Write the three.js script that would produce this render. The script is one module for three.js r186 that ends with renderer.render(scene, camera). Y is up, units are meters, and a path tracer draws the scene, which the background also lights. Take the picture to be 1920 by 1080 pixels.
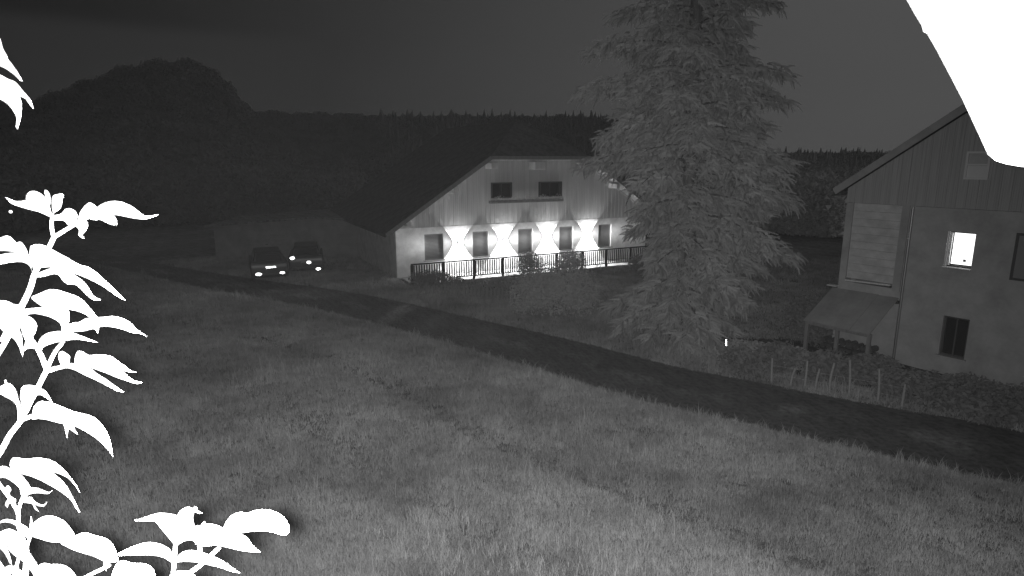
import * as THREE from 'three';
import { mergeGeometries } from 'three/addons/utils/BufferGeometryUtils.js';
import { RoundedBoxGeometry } from 'three/addons/geometries/RoundedBoxGeometry.js';
import { ImprovedNoise } from 'three/addons/math/ImprovedNoise.js';

// ---------------------------------------------------------------- camera, sky, moonlight, lamps' exposure
const scene = new THREE.Scene();
const renderer = new THREE.WebGLRenderer({ antialias: true });
renderer.setSize(1024, 576);
renderer.toneMapping = THREE.LinearToneMapping;
renderer.toneMappingExposure = 1;
renderer.shadowMap.enabled = true;
const FOCAL = 1158, PITCH = Math.atan(240 / FOCAL), EYE = new THREE.Vector3(0, 6, 0);
const camera = new THREE.PerspectiveCamera(2 * Math.atan(540 / FOCAL) * 180 / Math.PI, 16 / 9, 0.05, 4000);
camera.position.copy(EYE);
camera.rotation.set(-PITCH, 0, 0);
scene.add(camera);

let seed = 7;
const rnd = () => { seed = (seed * 1664525 + 1013904223) >>> 0; return seed / 4294967296; };
const rr = (a, b) => a + (b - a) * rnd();
const noise = new ImprovedNoise();
const fbm = (x, y, z = 0, o = 4) => { let s = 0, a = 0.5; for (let i = 0; i < o; i++) { s += a * noise.noise(x, y, z); x *= 2.03; y *= 2.03; z *= 1.7; a *= 0.5; } return s; };
const clamp = (x, a = 0, b = 1) => Math.min(b, Math.max(a, x));
const smooth = (a, b, x) => { const t = clamp((x - a) / (b - a)); return t * t * (3 - 2 * t); };

const SKY_LEVEL = 1.0;
{
  // night overcast, brighter to the right, where lens flare is put into the sky
  const W = 512, H = 256, d = new Float32Array(W * H * 4);
  for (let j = 0; j < H; j++) for (let i = 0; i < W; i++) {
    const th = (j + 0.5) / H * Math.PI - Math.PI / 2, ph = (i + 0.5) / W * 2 * Math.PI - Math.PI;   // row 0 is the bottom
    const y = Math.sin(th), x = Math.cos(th) * Math.cos(ph), z = Math.cos(th) * Math.sin(ph);       // three's equirect: u = atan(z, x) / 2pi + 0.5
    const c = fbm(x * 1.8, y * 5.0, z * 1.8 + 4, 5);
    const side = smooth(-0.45, 0.85, x * 0.95 - z * 0.1);
    let L = 0.010 + 0.068 * side + 0.005 * c;
    L *= 0.95 + 0.22 * smooth(0.0, 0.6, y);
    if (y < 0) L *= 0.6;
    const k = (j * W + i) * 4; d[k] = d[k + 1] = d[k + 2] = Math.max(0.006, L * SKY_LEVEL); d[k + 3] = 1;
  }
  const t = new THREE.DataTexture(d, W, H, THREE.RGBAFormat, THREE.FloatType);
  t.mapping = THREE.EquirectangularReflectionMapping; t.magFilter = t.minFilter = THREE.LinearFilter; t.needsUpdate = true;
  scene.background = t; scene.environment = t;
}
scene.fog = new THREE.FogExp2(0xffffff, 0.00005);   // thin mist added in place of lens flare, lit by the camera's lamp
const moon = new THREE.DirectionalLight(0xffffff, 0.012);
moon.position.set(40, 60, 10); moon.target.position.set(0, 0, -25);
moon.castShadow = true; moon.shadow.radius = 25;
Object.assign(moon.shadow.camera, { left: -50, right: 50, top: 50, bottom: -50, near: 1, far: 200 });
scene.add(moon, moon.target);

// the security camera's own infrared lamp, 3 cm left of the lens
const IR = new THREE.SpotLight(0xffffff, 275, 0, 1.05, 1, 2);
IR.position.set(-0.017, 6.0, 0.0);
IR.target.position.set(-0.3, -1.9, -19);
IR.castShadow = true; IR.shadow.radius = 0.5; IR.shadow.camera.near = 0.05;
scene.add(IR, IR.target);

const LAMP_CD = 45, CHEEK = 0.19;

// ---------------------------------------------------------------- helpers
const numbers = {};
const numbered = (n) => { const k = (numbers[n] = (numbers[n] ?? -1) + 1); return k ? n + '_' + String(k).padStart(3, '0') : n; };
function thing(name, label, category, [x, y, z] = [0, 0, 0], turn = 0, group) {
  const o = new THREE.Group(); o.name = numbered(name); o.position.set(x, y, z); o.rotation.y = turn;
  o.userData = { label, category }; if (group) o.userData.group = group; scene.add(o); return o;
}
function part(name, geo, m, parent, label) {
  const o = new THREE.Mesh(Array.isArray(geo) ? (geo.length > 1 ? mergeGeometries(geo.map(g => g.index ? g.toNonIndexed() : g)) : geo[0]) : geo, m);
  o.name = name; o.castShadow = o.receiveShadow = true; if (label) o.userData.label = label;
  if (parent) parent.add(o); return o;
}
function structure(name, geo, m, label) { const o = part(numbered(name), geo, m, scene); o.userData = { kind: 'structure', label }; return o; }
function metres(g) {   // uv in metres from the dominant axis
  if (g.index) g = g.toNonIndexed();
  g.computeVertexNormals();
  const p = g.attributes.position, n = g.attributes.normal, uv = new Float32Array(p.count * 2);
  for (let i = 0; i < p.count; i++) {
    const ax = Math.abs(n.getX(i)), ay = Math.abs(n.getY(i)), az = Math.abs(n.getZ(i));
    const [u, v] = ay > ax && ay > az ? [p.getX(i), p.getZ(i)] : ax > az ? [p.getZ(i), p.getY(i)] : [p.getX(i), p.getY(i)];
    uv[2 * i] = u; uv[2 * i + 1] = v;
  }
  g.setAttribute('uv', new THREE.BufferAttribute(uv, 2)); return g;
}
const box = (w, h, d, x = 0, y = 0, z = 0, rz = 0) => { const g = new THREE.BoxGeometry(w, h, d); if (rz) g.rotateZ(rz); g.translate(x, y, z); return metres(g); };
const soft = (w, h, d, x, y, z, r = 0.01) => { const g = new RoundedBoxGeometry(w, h, d, 1, Math.min(r, w / 2.2, h / 2.2, d / 2.2)); g.translate(x, y, z); return metres(g); };
const V = (x, y, z) => new THREE.Vector3(x, y, z);
function tube(pts, r0, r1 = r0, seg = 6, n) {
  const c = new THREE.CatmullRomCurve3(pts.map(p => p.isVector3 ? p : V(...p)));
  const N = n ?? Math.max(2, pts.length * 3), g = new THREE.TubeGeometry(c, N, 1, seg, false), p = g.attributes.position;
  for (let i = 0; i <= N; i++) {
    const q = c.getPointAt(i / N), r = r0 + (r1 - r0) * i / N;
    for (let j = 0; j <= seg; j++) { const k = i * (seg + 1) + j; p.setXYZ(k, q.x + (p.getX(k) - q.x) * r, q.y + (p.getY(k) - q.y) * r, q.z + (p.getZ(k) - q.z) * r); }
  }
  return g.toNonIndexed();
}
// photo pixel -> ray, point at a depth, point on a level, point on a wall
function ray(px, py) { const a = (px - 960) / FOCAL, b = -(py - 540) / FOCAL; return V(a, b * Math.cos(PITCH) - Math.sin(PITCH), -Math.cos(PITCH) - b * Math.sin(PITCH)); }
const at = (px, py, depth) => ray(px, py).multiplyScalar(depth).add(EYE);
const onLevel = (px, py, y) => { const r = ray(px, py); return r.multiplyScalar((y - EYE.y) / r.y).add(EYE); };

// ---------------------------------------------------------------- procedural materials (all greys: the photograph is infrared)
function grain(size, f) {
  const d = new Uint8Array(size * size * 4);
  for (let j = 0; j < size; j++) for (let i = 0; i < size; i++) { const v = clamp(f(i / size, j / size)) * 255, k = (j * size + i) * 4; d[k] = d[k + 1] = d[k + 2] = v; d[k + 3] = 255; }
  const t = new THREE.DataTexture(d, size, size); t.wrapS = t.wrapT = THREE.RepeatWrapping; t.magFilter = THREE.LinearFilter; t.minFilter = THREE.LinearMipmapLinearFilter; t.generateMipmaps = true; t.needsUpdate = true; return t;
}
const tile = (u, v, k, o = 4, z = 0, ky = k) => { // periodic in both directions by blending four shifted copies
  const f = (a, b) => fbm(a * k + 3.3, b * ky + 1.7, z + 0.37, o), n = f(u, v) * (1 - u) * (1 - v) + f(u - 1, v) * u * (1 - v) + f(u, v - 1) * (1 - u) * v + f(u - 1, v - 1) * u * v;
  return n / Math.sqrt((u * u + (1 - u) ** 2) * (v * v + (1 - v) ** 2)); };
const rep = (t, r) => { const c = t.clone(); c.repeat.set(r[0], r[1]); c.needsUpdate = true; return c; };
const tPlaster = grain(256, (u, v) => 0.86 + 0.35 * tile(u, v, 6) + 0.12 * tile(u, v, 40, 2, 3));
const tWood = grain(256, (u, v) => 0.8 + 0.4 * tile(u, v, 26, 4, 1, 1.6) + 0.15 * tile(u, v, 4, 3, 5, 2));
const tDirt = grain(512, (u, v) => 0.62 + 0.8 * tile(u, v, 9, 5) + 0.35 * tile(u, v, 70, 3, 9));
const tBark = grain(128, (u, v) => 0.6 + 0.9 * tile(u, v, 14, 3));
const grey = (v, o = {}) => { const m = new THREE.MeshStandardMaterial({ roughness: 0.9, ...o }); m.color.setRGB(v, v, v); return m; };
const textured = (v, t, r, o = {}) => grey(v, { map: rep(t, r), ...(o.bump ? { bumpMap: rep(t, r), bumpScale: o.bump } : {}), roughness: o.roughness ?? 0.9, side: o.side ?? THREE.FrontSide });
const M = {
  plaster: textured(0.82, tPlaster, [0.4, 0.4], { bump: 0.006 }), oldPlaster: textured(0.42, tPlaster, [0.3, 0.3], { bump: 0.01 }), grimy: textured(0.36, tPlaster, [0.25, 0.25], { bump: 0.01 }),
  cladding: [0.58, 0.61, 0.59, 0.63, 0.56].map(v => textured(v, tWood, [3, 0.35], { bump: 0.0015 })),
  darkWood: textured(0.1, tWood, [3, 0.4], { bump: 0.004 }), oldWood: textured(0.26, tWood, [3, 0.4], { bump: 0.005 }), paleWood: textured(0.5, tWood, [3, 0.4], { bump: 0.003 }), whiteWood: textured(0.78, tWood, [2, 0.3], { bump: 0.0015, roughness: 0.6 }),
  roof: textured(0.09, tDirt, [0.5, 0.5], { bump: 0.03 }), shutter: grey(0.2, { roughness: 0.6 }), frame: grey(0.55, { roughness: 0.5 }), glass: grey(0.03, { roughness: 0.08 }),
  barnBoard: [0.44, 0.455, 0.43].map(v => textured(v, tWood, [3, 0.35], { bump: 0.003 })),
  deck: textured(0.58, tDirt, [0.35, 0.35], { bump: 0.004 }), railing: textured(0.03, tWood, [3, 0.4]), stone: textured(0.22, tDirt, [0.6, 0.6], { bump: 0.03 }), concrete: textured(0.55, tDirt, [0.35, 0.35], { bump: 0.004 }),
  metal: grey(0.35, { metalness: 0.8, roughness: 0.45 }), darkMetal: grey(0.06, { metalness: 0.3, roughness: 0.5 }), rubber: grey(0.03), blackPlastic: grey(0.04, { roughness: 0.5 }),
  reflector: grey(0.95, { metalness: 1, roughness: 0.27 }), bark: textured(0.2, tBark, [2, 1], { bump: 0.03 }), paint: grey(0.05, { roughness: 0.35, metalness: 0.2 }), carGlass: grey(0.02, { roughness: 0.08 }),
};
const leafMat = (v, o = {}) => { const m = new THREE.MeshStandardMaterial({ side: THREE.DoubleSide, roughness: 0.75, ...o }); m.color.setRGB(v, v, v); return m; };
// ---------------------------------------------------------------- ground, road, hills
const pxLine = (pts, y = 0) => pts.map(([a, b]) => onLevel(a, b, y));
const nearEdge = pxLine([[2300, 1010], [2100, 965], [1920, 917], [1800, 897], [1700, 873], [1600, 848], [1500, 827], [1400, 802], [1300, 781], [1200, 757], [1100, 728], [1000, 696], [900, 667], [800, 638], [700, 611], [600, 586], [500, 566], [400, 549], [300, 527], [200, 502], [100, 483], [0, 470], [-200, 450]]);
const farEdge = pxLine([[2300, 885], [2100, 848], [1920, 812], [1800, 788], [1700, 771], [1600, 753], [1500, 734], [1400, 714], [1300, 696], [1200, 671], [1100, 645], [1000, 622], [900, 600], [800, 577], [700, 556], [600, 540], [500, 527], [400, 512], [300, 496], [200, 478], [100, 462], [0, 450], [-200, 433]]);
function distTo(line, x, z) {   // signed: positive towards the camera's side
  let best = 1e9, sign = 1;
  for (let i = 0; i + 1 < line.length; i++) {
    const a = line[i], b = line[i + 1], ex = b.x - a.x, ez = b.z - a.z, t = clamp(((x - a.x) * ex + (z - a.z) * ez) / (ex * ex + ez * ez));
    const dx = x - a.x - ex * t, dz = z - a.z - ez * t, d = Math.hypot(dx, dz);
    if (d < best) { best = d; sign = ex * dz - ez * dx < 0 ? 1 : -1; }
  }
  return best * sign;
}
function hillHeight(x, z) {
  const r = Math.hypot(x, z), az = Math.atan2(x, -z) * 180 / Math.PI;
  const back = smooth(75, 330, r) * (20 + 3.5 * fbm(x * 0.008, z * 0.008, 2) * 2) * (Math.abs(az) < 100 ? 1 - 0.85 * smooth(13, 21, az) : 0.4);
  const g = az < -26.5 ? Math.exp(-(((az + 26.5) / 13) ** 2)) : Math.exp(-(((az + 26.5) / 5.2) ** 2));
  const left = smooth(62, 132, r) * (1 - 0.5 * smooth(170, 330, r)) * 18 * g;
  return Math.max(back, left) + Math.min(back, left) * 0.3;
}
function gardenBed(x, z) { if (x < 5 || x > 16 || z < -20 || z > -8) return 0; const f = -distTo(farEdge, x, z); return smooth(0.75, 1.1, f + 0.25 * fbm(x * 1.5, z * 1.5)) * smooth(5.2, 4.2, f) * smooth(6.2, 7.2, x); }   // dug soil below the grey house
function groundHeight(x, z) {
  const r = Math.hypot(x, z); let h = 0;
  if (r < 75) {
    const n = distTo(nearEdge, x, z);
    if (n > 0) h += 0.22 * (1 - Math.exp(-n / 0.7)) + 0.045 * Math.min(n, 13) + (0.16 * fbm(x * 0.22, z * 0.22, 1) + 0.1 * fbm(x * 0.7, z * 0.7, 5)) * smooth(0, 2.5, n)
      - 0.10 * Math.exp(-(((n - 4.6 - 0.5 * Math.sin(x * 0.3)) / 0.35) ** 2)) - 0.09 * Math.exp(-(((n - 7.3 - 0.5 * Math.sin(x * 0.25)) / 0.4) ** 2));
    else { const f = -distTo(farEdge, x, z); if (f > 0) h += 0.12 * (1 - Math.exp(-f / 0.6)) + 0.08 * fbm(x * 0.3, z * 0.3, 3) * smooth(0, 2, f); else h += 0.012 * fbm(x, z, 3); }
    h *= 1 - smooth(55, 75, r);
  }
  return h + hillHeight(x, z);
}
{
  const N = 280, pos = [], uv = [], idx = [], col = [];
  const wx = (u) => 42 * u + 760 * u ** 5, wz = (v) => -18 + 34 * v + 740 * v ** 5;
  for (let j = 0; j <= N; j++) for (let i = 0; i <= N; i++) {
    const x = wx(i / N * 2 - 1), z = wz(j / N * 2 - 1);
    pos.push(x, groundHeight(x, z), z); uv.push(x, z);
    const c = (0.62 + 0.55 * fbm(x * 0.25, z * 0.25, 8) + 0.3 * fbm(x * 1.3, z * 1.3, 4)) * (1 - 0.62 * gardenBed(x, z)); col.push(c, c, c);
  }
  for (let j = 0; j < N; j++) for (let i = 0; i < N; i++) { const a = j * (N + 1) + i; idx.push(a, a + N + 1, a + 1, a + 1, a + N + 1, a + N + 2); }
  const g = new THREE.BufferGeometry(); g.setAttribute('position', new THREE.Float32BufferAttribute(pos, 3)); g.setAttribute('uv', new THREE.Float32BufferAttribute(uv, 2)); g.setAttribute('color', new THREE.Float32BufferAttribute(col, 3)); g.setIndex(idx); g.computeVertexNormals();
  const m = textured(0.31, tDirt, [0.35, 0.35], { bump: 0.03 }); m.vertexColors = true;
  structure('ground', g, m, 'grassy ground of the valley, from the sloping lawn to the hills');
}
{
  // the lane: a strip laid 3 cm over the ground, with a worn crown of grass along the middle
  const pos = [], uv = [], idx = [], col = [], K = 14; let s = 0;
  const cn = new THREE.CatmullRomCurve3(nearEdge), cf = new THREE.CatmullRomCurve3(farEdge), S = 420;
  for (let i = 0; i <= S; i++) {
    const a = cn.getPoint(i / S), b = cf.getPoint(i / S); if (i) s += a.distanceTo(cn.getPoint((i - 1) / S));
    for (let k = 0; k <= K; k++) {
      const t = k / K, p = a.clone().lerp(b, t); const w = 0.05 * fbm(p.x * 2, p.z * 2);
      if (k === 0) p.lerp(b, -0.04 + w); if (k === K) p.lerp(a, -0.0 + w);
      pos.push(p.x, 0.028 + 0.03 * Math.sin(t * Math.PI) + 0.012 * fbm(p.x * 0.8, p.z * 0.8), p.z); uv.push(t * 3, s); { const w = Math.exp(-(((t - 0.5) / 0.12) ** 2)) * smooth(0.0, 0.25, fbm(p.x * 0.7, p.z * 0.7, 14) + 0.08), e = smooth(0.12, 0, Math.min(t, 1 - t)), v = (0.85 + 0.5 * fbm(p.x * 0.9, p.z * 0.9, 3) + 0.9 * w + 0.5 * e * (0.5 + fbm(p.x * 3, p.z * 3))); col.push(v, v, v); }
    }
  }
  for (let i = 0; i < S; i++) for (let k = 0; k < K; k++) { const a = i * (K + 1) + k; idx.push(a, a + 1, a + K + 1, a + 1, a + K + 2, a + K + 1); }
  const g = new THREE.BufferGeometry(); g.setAttribute('position', new THREE.Float32BufferAttribute(pos, 3)); g.setAttribute('uv', new THREE.Float32BufferAttribute(uv, 2)); g.setAttribute('color', new THREE.Float32BufferAttribute(col, 3)); g.setIndex(idx); g.computeVertexNormals();
  if (g.attributes.normal.getY(40) < 0) { const ix = g.index.array; for (let i = 0; i < ix.length; i += 3) { const t = ix[i]; ix[i] = ix[i + 1]; ix[i + 1] = t; } g.computeVertexNormals(); }
  const rm = textured(0.15, tDirt, [0.9, 0.9], { bump: 0.006, side: THREE.DoubleSide }); rm.vertexColors = true;
  structure('road', g, rm, 'narrow dark lane running past the lawn');
}
// ---- grass: tufts of bent blades
function tuftGeometry(blades, h, spread, w) {
  const pos = [], nor = [];
  for (let i = 0; i < blades; i++) {
    const a = rr(0, 6.283), r = spread * Math.sqrt(rnd()), x = Math.cos(a) * r, z = Math.sin(a) * r, b = rr(0, 6.283), lean = rr(0.15, 0.75) * h, H = h * rr(0.55, 1);
    const dx = Math.cos(b), dz = Math.sin(b), px = -dz * w, pz = dx * w;
    const mx = x + dx * lean * 0.35, mz = z + dz * lean * 0.35, my = H * 0.62, tx = x + dx * lean, tz = z + dz * lean;
    pos.push(x - px, 0, z - pz, x + px, 0, z + pz, mx + px * 0.8, my, mz + pz * 0.8, x - px, 0, z - pz, mx + px * 0.8, my, mz + pz * 0.8, mx - px * 0.8, my, mz - pz * 0.8, mx - px * 0.8, my, mz - pz * 0.8, mx + px * 0.8, my, mz + pz * 0.8, tx, H, tz);
  }
  const g = new THREE.BufferGeometry(); g.setAttribute('position', new THREE.Float32BufferAttribute(pos, 3)); g.computeVertexNormals(); return g;
}
{
  const mat = leafMat(0.325);
  const kinds = [[9, 0.058, 0.075, 0.0042], [9, 0.085, 0.085, 0.0042], [9, 0.26, 0.09, 0.0045], [6, 0.06, 0.09, 0.012]].map(a => tuftGeometry(...a));
  const lists = [[], [], [], []], q = new THREE.Quaternion(), up = V(0, 1, 0), c = new THREE.Color();
  const put = (k, x, z, s, v, y) => { q.setFromAxisAngle(up, rr(0, 6.283)); lists[k].push([new THREE.Matrix4().compose(V(x, (y ?? groundHeight(x, z)) - 0.01, z), q, V(s, s * rr(0.8, 1.25), s)), v]); };
  const tries = 270000, hc = Math.cos(27 * Math.PI / 180), hs = Math.sin(27 * Math.PI / 180), h0 = onLevel(745, 525, 0.1), underHouse = (x, z) => { const u = (x - h0.x) * hc - (z - h0.z) * hs, w = (x - h0.x) * hs + (z - h0.z) * hc; return u > -0.1 && u < 15.8 && w < 2.1; };
  for (let i = 0; i < tries; i++) {
    const d = 5.5 + 34 * Math.pow(rnd(), 1.45), a = rr(-0.8, 0.8), x = Math.tan(a) * d, z = -d;
    if (Math.hypot(x, z) > 42) continue;
    const n = distTo(nearEdge, x, z);
    const far = n < 0 ? -distTo(farEdge, x, z) : -1;
    if (n < -0.12 && far < -0.05) { // lane: only the worn middle strip
      const mid = Math.abs(far + n); if (mid > 0.55 || fbm(x * 0.6, z * 0.6, 6) < 0.02 || rnd() > 0.6) continue;
      put(3, x, z, rr(0.7, 1.3), rr(0.6, 1.0), 0.05); continue;
    }
    if (far > 0 && (far > 3.2 && rnd() < 0.45)) continue;
    if (far > 0 && (underHouse(x, z) || rnd() < 0.93 * gardenBed(x, z))) continue;
    const dry = 0.78 + 0.75 * fbm(x * 0.35, z * 0.35, 11) + 0.4 * fbm(x * 1.6, z * 1.6, 2);
    const rut = Math.exp(-(((n - 4.6 - 0.5 * Math.sin(x * 0.3)) / 0.4) ** 2)) + Math.exp(-(((n - 7.3 - 0.5 * Math.sin(x * 0.25)) / 0.45) ** 2));
    if (n > 0 && rnd() < 0.35 * rut) continue;
    const tall = fbm(x * 0.5, z * 0.5, 21) > 0.12 ? 1 : 0;
    const k = rnd() < 0.006 + 0.03 * tall ? 2 : rnd() < 0.4 ? 1 : rnd() < 0.14 ? 3 : 0;
    const grow = 1 + clamp((d - 8) / 20) * 0.9;
    put(k, x, z, grow * rr(0.75, 1.25), clamp(dry * rr(0.85, 1.15), 0.35, 1.5));
  }
  // seed-head clumps that stand up near the bottom of the lawn
  for (const [px, py, n, R] of [[830, 955, 70, 0.5], [1050, 1020, 70, 0.7], [900, 1040, 60, 0.8], [1120, 1070, 60, 0.6], [1210, 835, 30, 0.8], [1180, 955, 30, 0.9], [760, 1010, 40, 0.7]]) {
    const p = onLevel(px, py, 0.7); for (let i = 0; i < n; i++) put(2, p.x + rr(-R, R), p.z + rr(-R, R) * 0.6, rr(0.5, 1.0), rr(0.85, 1.35));
  }
  // rough fringe overhanging the lane edge
  for (let i = 0; i < 6500; i++) { const t = rnd(), L = new THREE.CatmullRomCurve3(nearEdge).getPoint(0.05 + 0.75 * t); put(rnd() < 0.04 ? 2 : 1, L.x + rr(-0.15, 0.25), L.z + rr(-0.1, 0.3), rr(0.6, 1.3), rr(0.6, 1.2)); }
  kinds.forEach((g, k) => {
    const im = new THREE.InstancedMesh(g, mat, lists[k].length); im.name = numbered(k === 3 ? 'clover' : 'grass');
    lists[k].forEach(([m, v], i) => { im.setMatrixAt(i, m); im.setColorAt(i, c.setRGB(v, v, v)); });
    im.userData = { kind: 'stuff', label: ['short mown grass covering the sloping lawn', 'longer grass blades scattered over the lawn and verge', 'tall pale grass clumps standing up from the lawn', 'low clover and weeds between the grass and on the lane'][k], category: k === 3 ? 'clover' : 'grass' };
    im.castShadow = im.receiveShadow = true; scene.add(im);
  });
}
// ---- the wooded hills
{
  const make = (tiers, R, H, jag) => {
    const gs = [];
    for (let t = 0; t < tiers; t++) {
      const y0 = H * (0.08 + 0.8 * t / tiers), r = R * (1 - t / tiers) ** 0.8 + 0.15, h = H * (1.5 / tiers + 0.05), g = new THREE.ConeGeometry(r, h, 11, 1, true); g.translate(0, y0 + h / 2, 0);
      const p = g.attributes.position; for (let i = 0; i < p.count; i++) { const k = p.getY(i) < y0 + 0.01 ? rr(1 - jag, 1 + jag) : 1; p.setXYZ(i, p.getX(i) * k, p.getY(i) + (k - 1) * -1.6, p.getZ(i) * k); }
      gs.push(g.toNonIndexed());
    }
    const g = mergeGeometries(gs); g.computeVertexNormals(); return g;
  };
  const round = (R, H) => {
    const pos = [];
    for (let i = 0; i < 800; i++) {
      const u = rr(-1, 1), a = rr(0, 6.283), s = Math.sqrt(1 - u * u), k = rr(0.7, 1.05), x = Math.cos(a) * s * R * k, y = H * 0.58 + u * H * 0.42 * k, z = Math.sin(a) * s * R * k;
      for (let j = 0; j < 3; j++) pos.push(x + rr(-1, 1) * 0.36, y + rr(-1, 1) * 0.33, z + rr(-1, 1) * 0.36);
    }
    const g = new THREE.BufferGeometry(); g.setAttribute('position', new THREE.Float32BufferAttribute(pos, 3)); g.computeVertexNormals(); return g;
  };
  const geos = [make(8, 2.1, 10, 0.3), make(7, 2.5, 8.5, 0.35), round(2.7, 7.5)], lists = [[], [], []], hazeTones = [[], [], []], q = new THREE.Quaternion(), up = V(0, 1, 0);
  for (let i = 0; i < 26000; i++) {
    const az = rr(-48, 48) * Math.PI / 180, r = 54 + 340 * Math.pow(rnd(), 1.3), x = Math.sin(az) * r, z = -Math.cos(az) * r, deg = az * 180 / Math.PI;
    const h = hillHeight(x, z), fill = deg > 13 && deg < 34; if (!fill && h < 1.0 && rnd() < 0.9 && deg > -14) continue; if (!fill && r < 75 && deg > -14) continue;
    const s = rr(0.4, 0.72) * (r > 200 ? 1.2 : 1), k = r > 120 && deg > -12 && rnd() < 0.12 ? 0 : r > 100 && deg > -12 && rnd() < 0.1 ? 1 : 2; if (r < 64 && deg < 13) continue;
    q.setFromAxisAngle(up, rr(0, 6.283)); hazeTones[k].push(1 + 1.7 * smooth(8, 16, deg)); lists[k].push(new THREE.Matrix4().compose(V(x, h - 0.5, z), q, V(s, s * rr(0.85, 1.15), s)));  // trees to the right painted paler, imitating flare haze over that treeline
  }
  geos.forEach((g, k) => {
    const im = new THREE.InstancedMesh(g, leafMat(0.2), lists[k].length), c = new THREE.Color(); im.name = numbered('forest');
    lists[k].forEach((m, i) => { im.setMatrixAt(i, m); const v = rr(0.9, 1.08) * hazeTones[k][i]; im.setColorAt(i, c.setRGB(v, v, v)); });
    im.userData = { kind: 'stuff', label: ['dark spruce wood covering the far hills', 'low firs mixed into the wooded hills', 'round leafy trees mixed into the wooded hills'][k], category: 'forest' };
    im.castShadow = im.receiveShadow = true; scene.add(im);
  });
}
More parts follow.
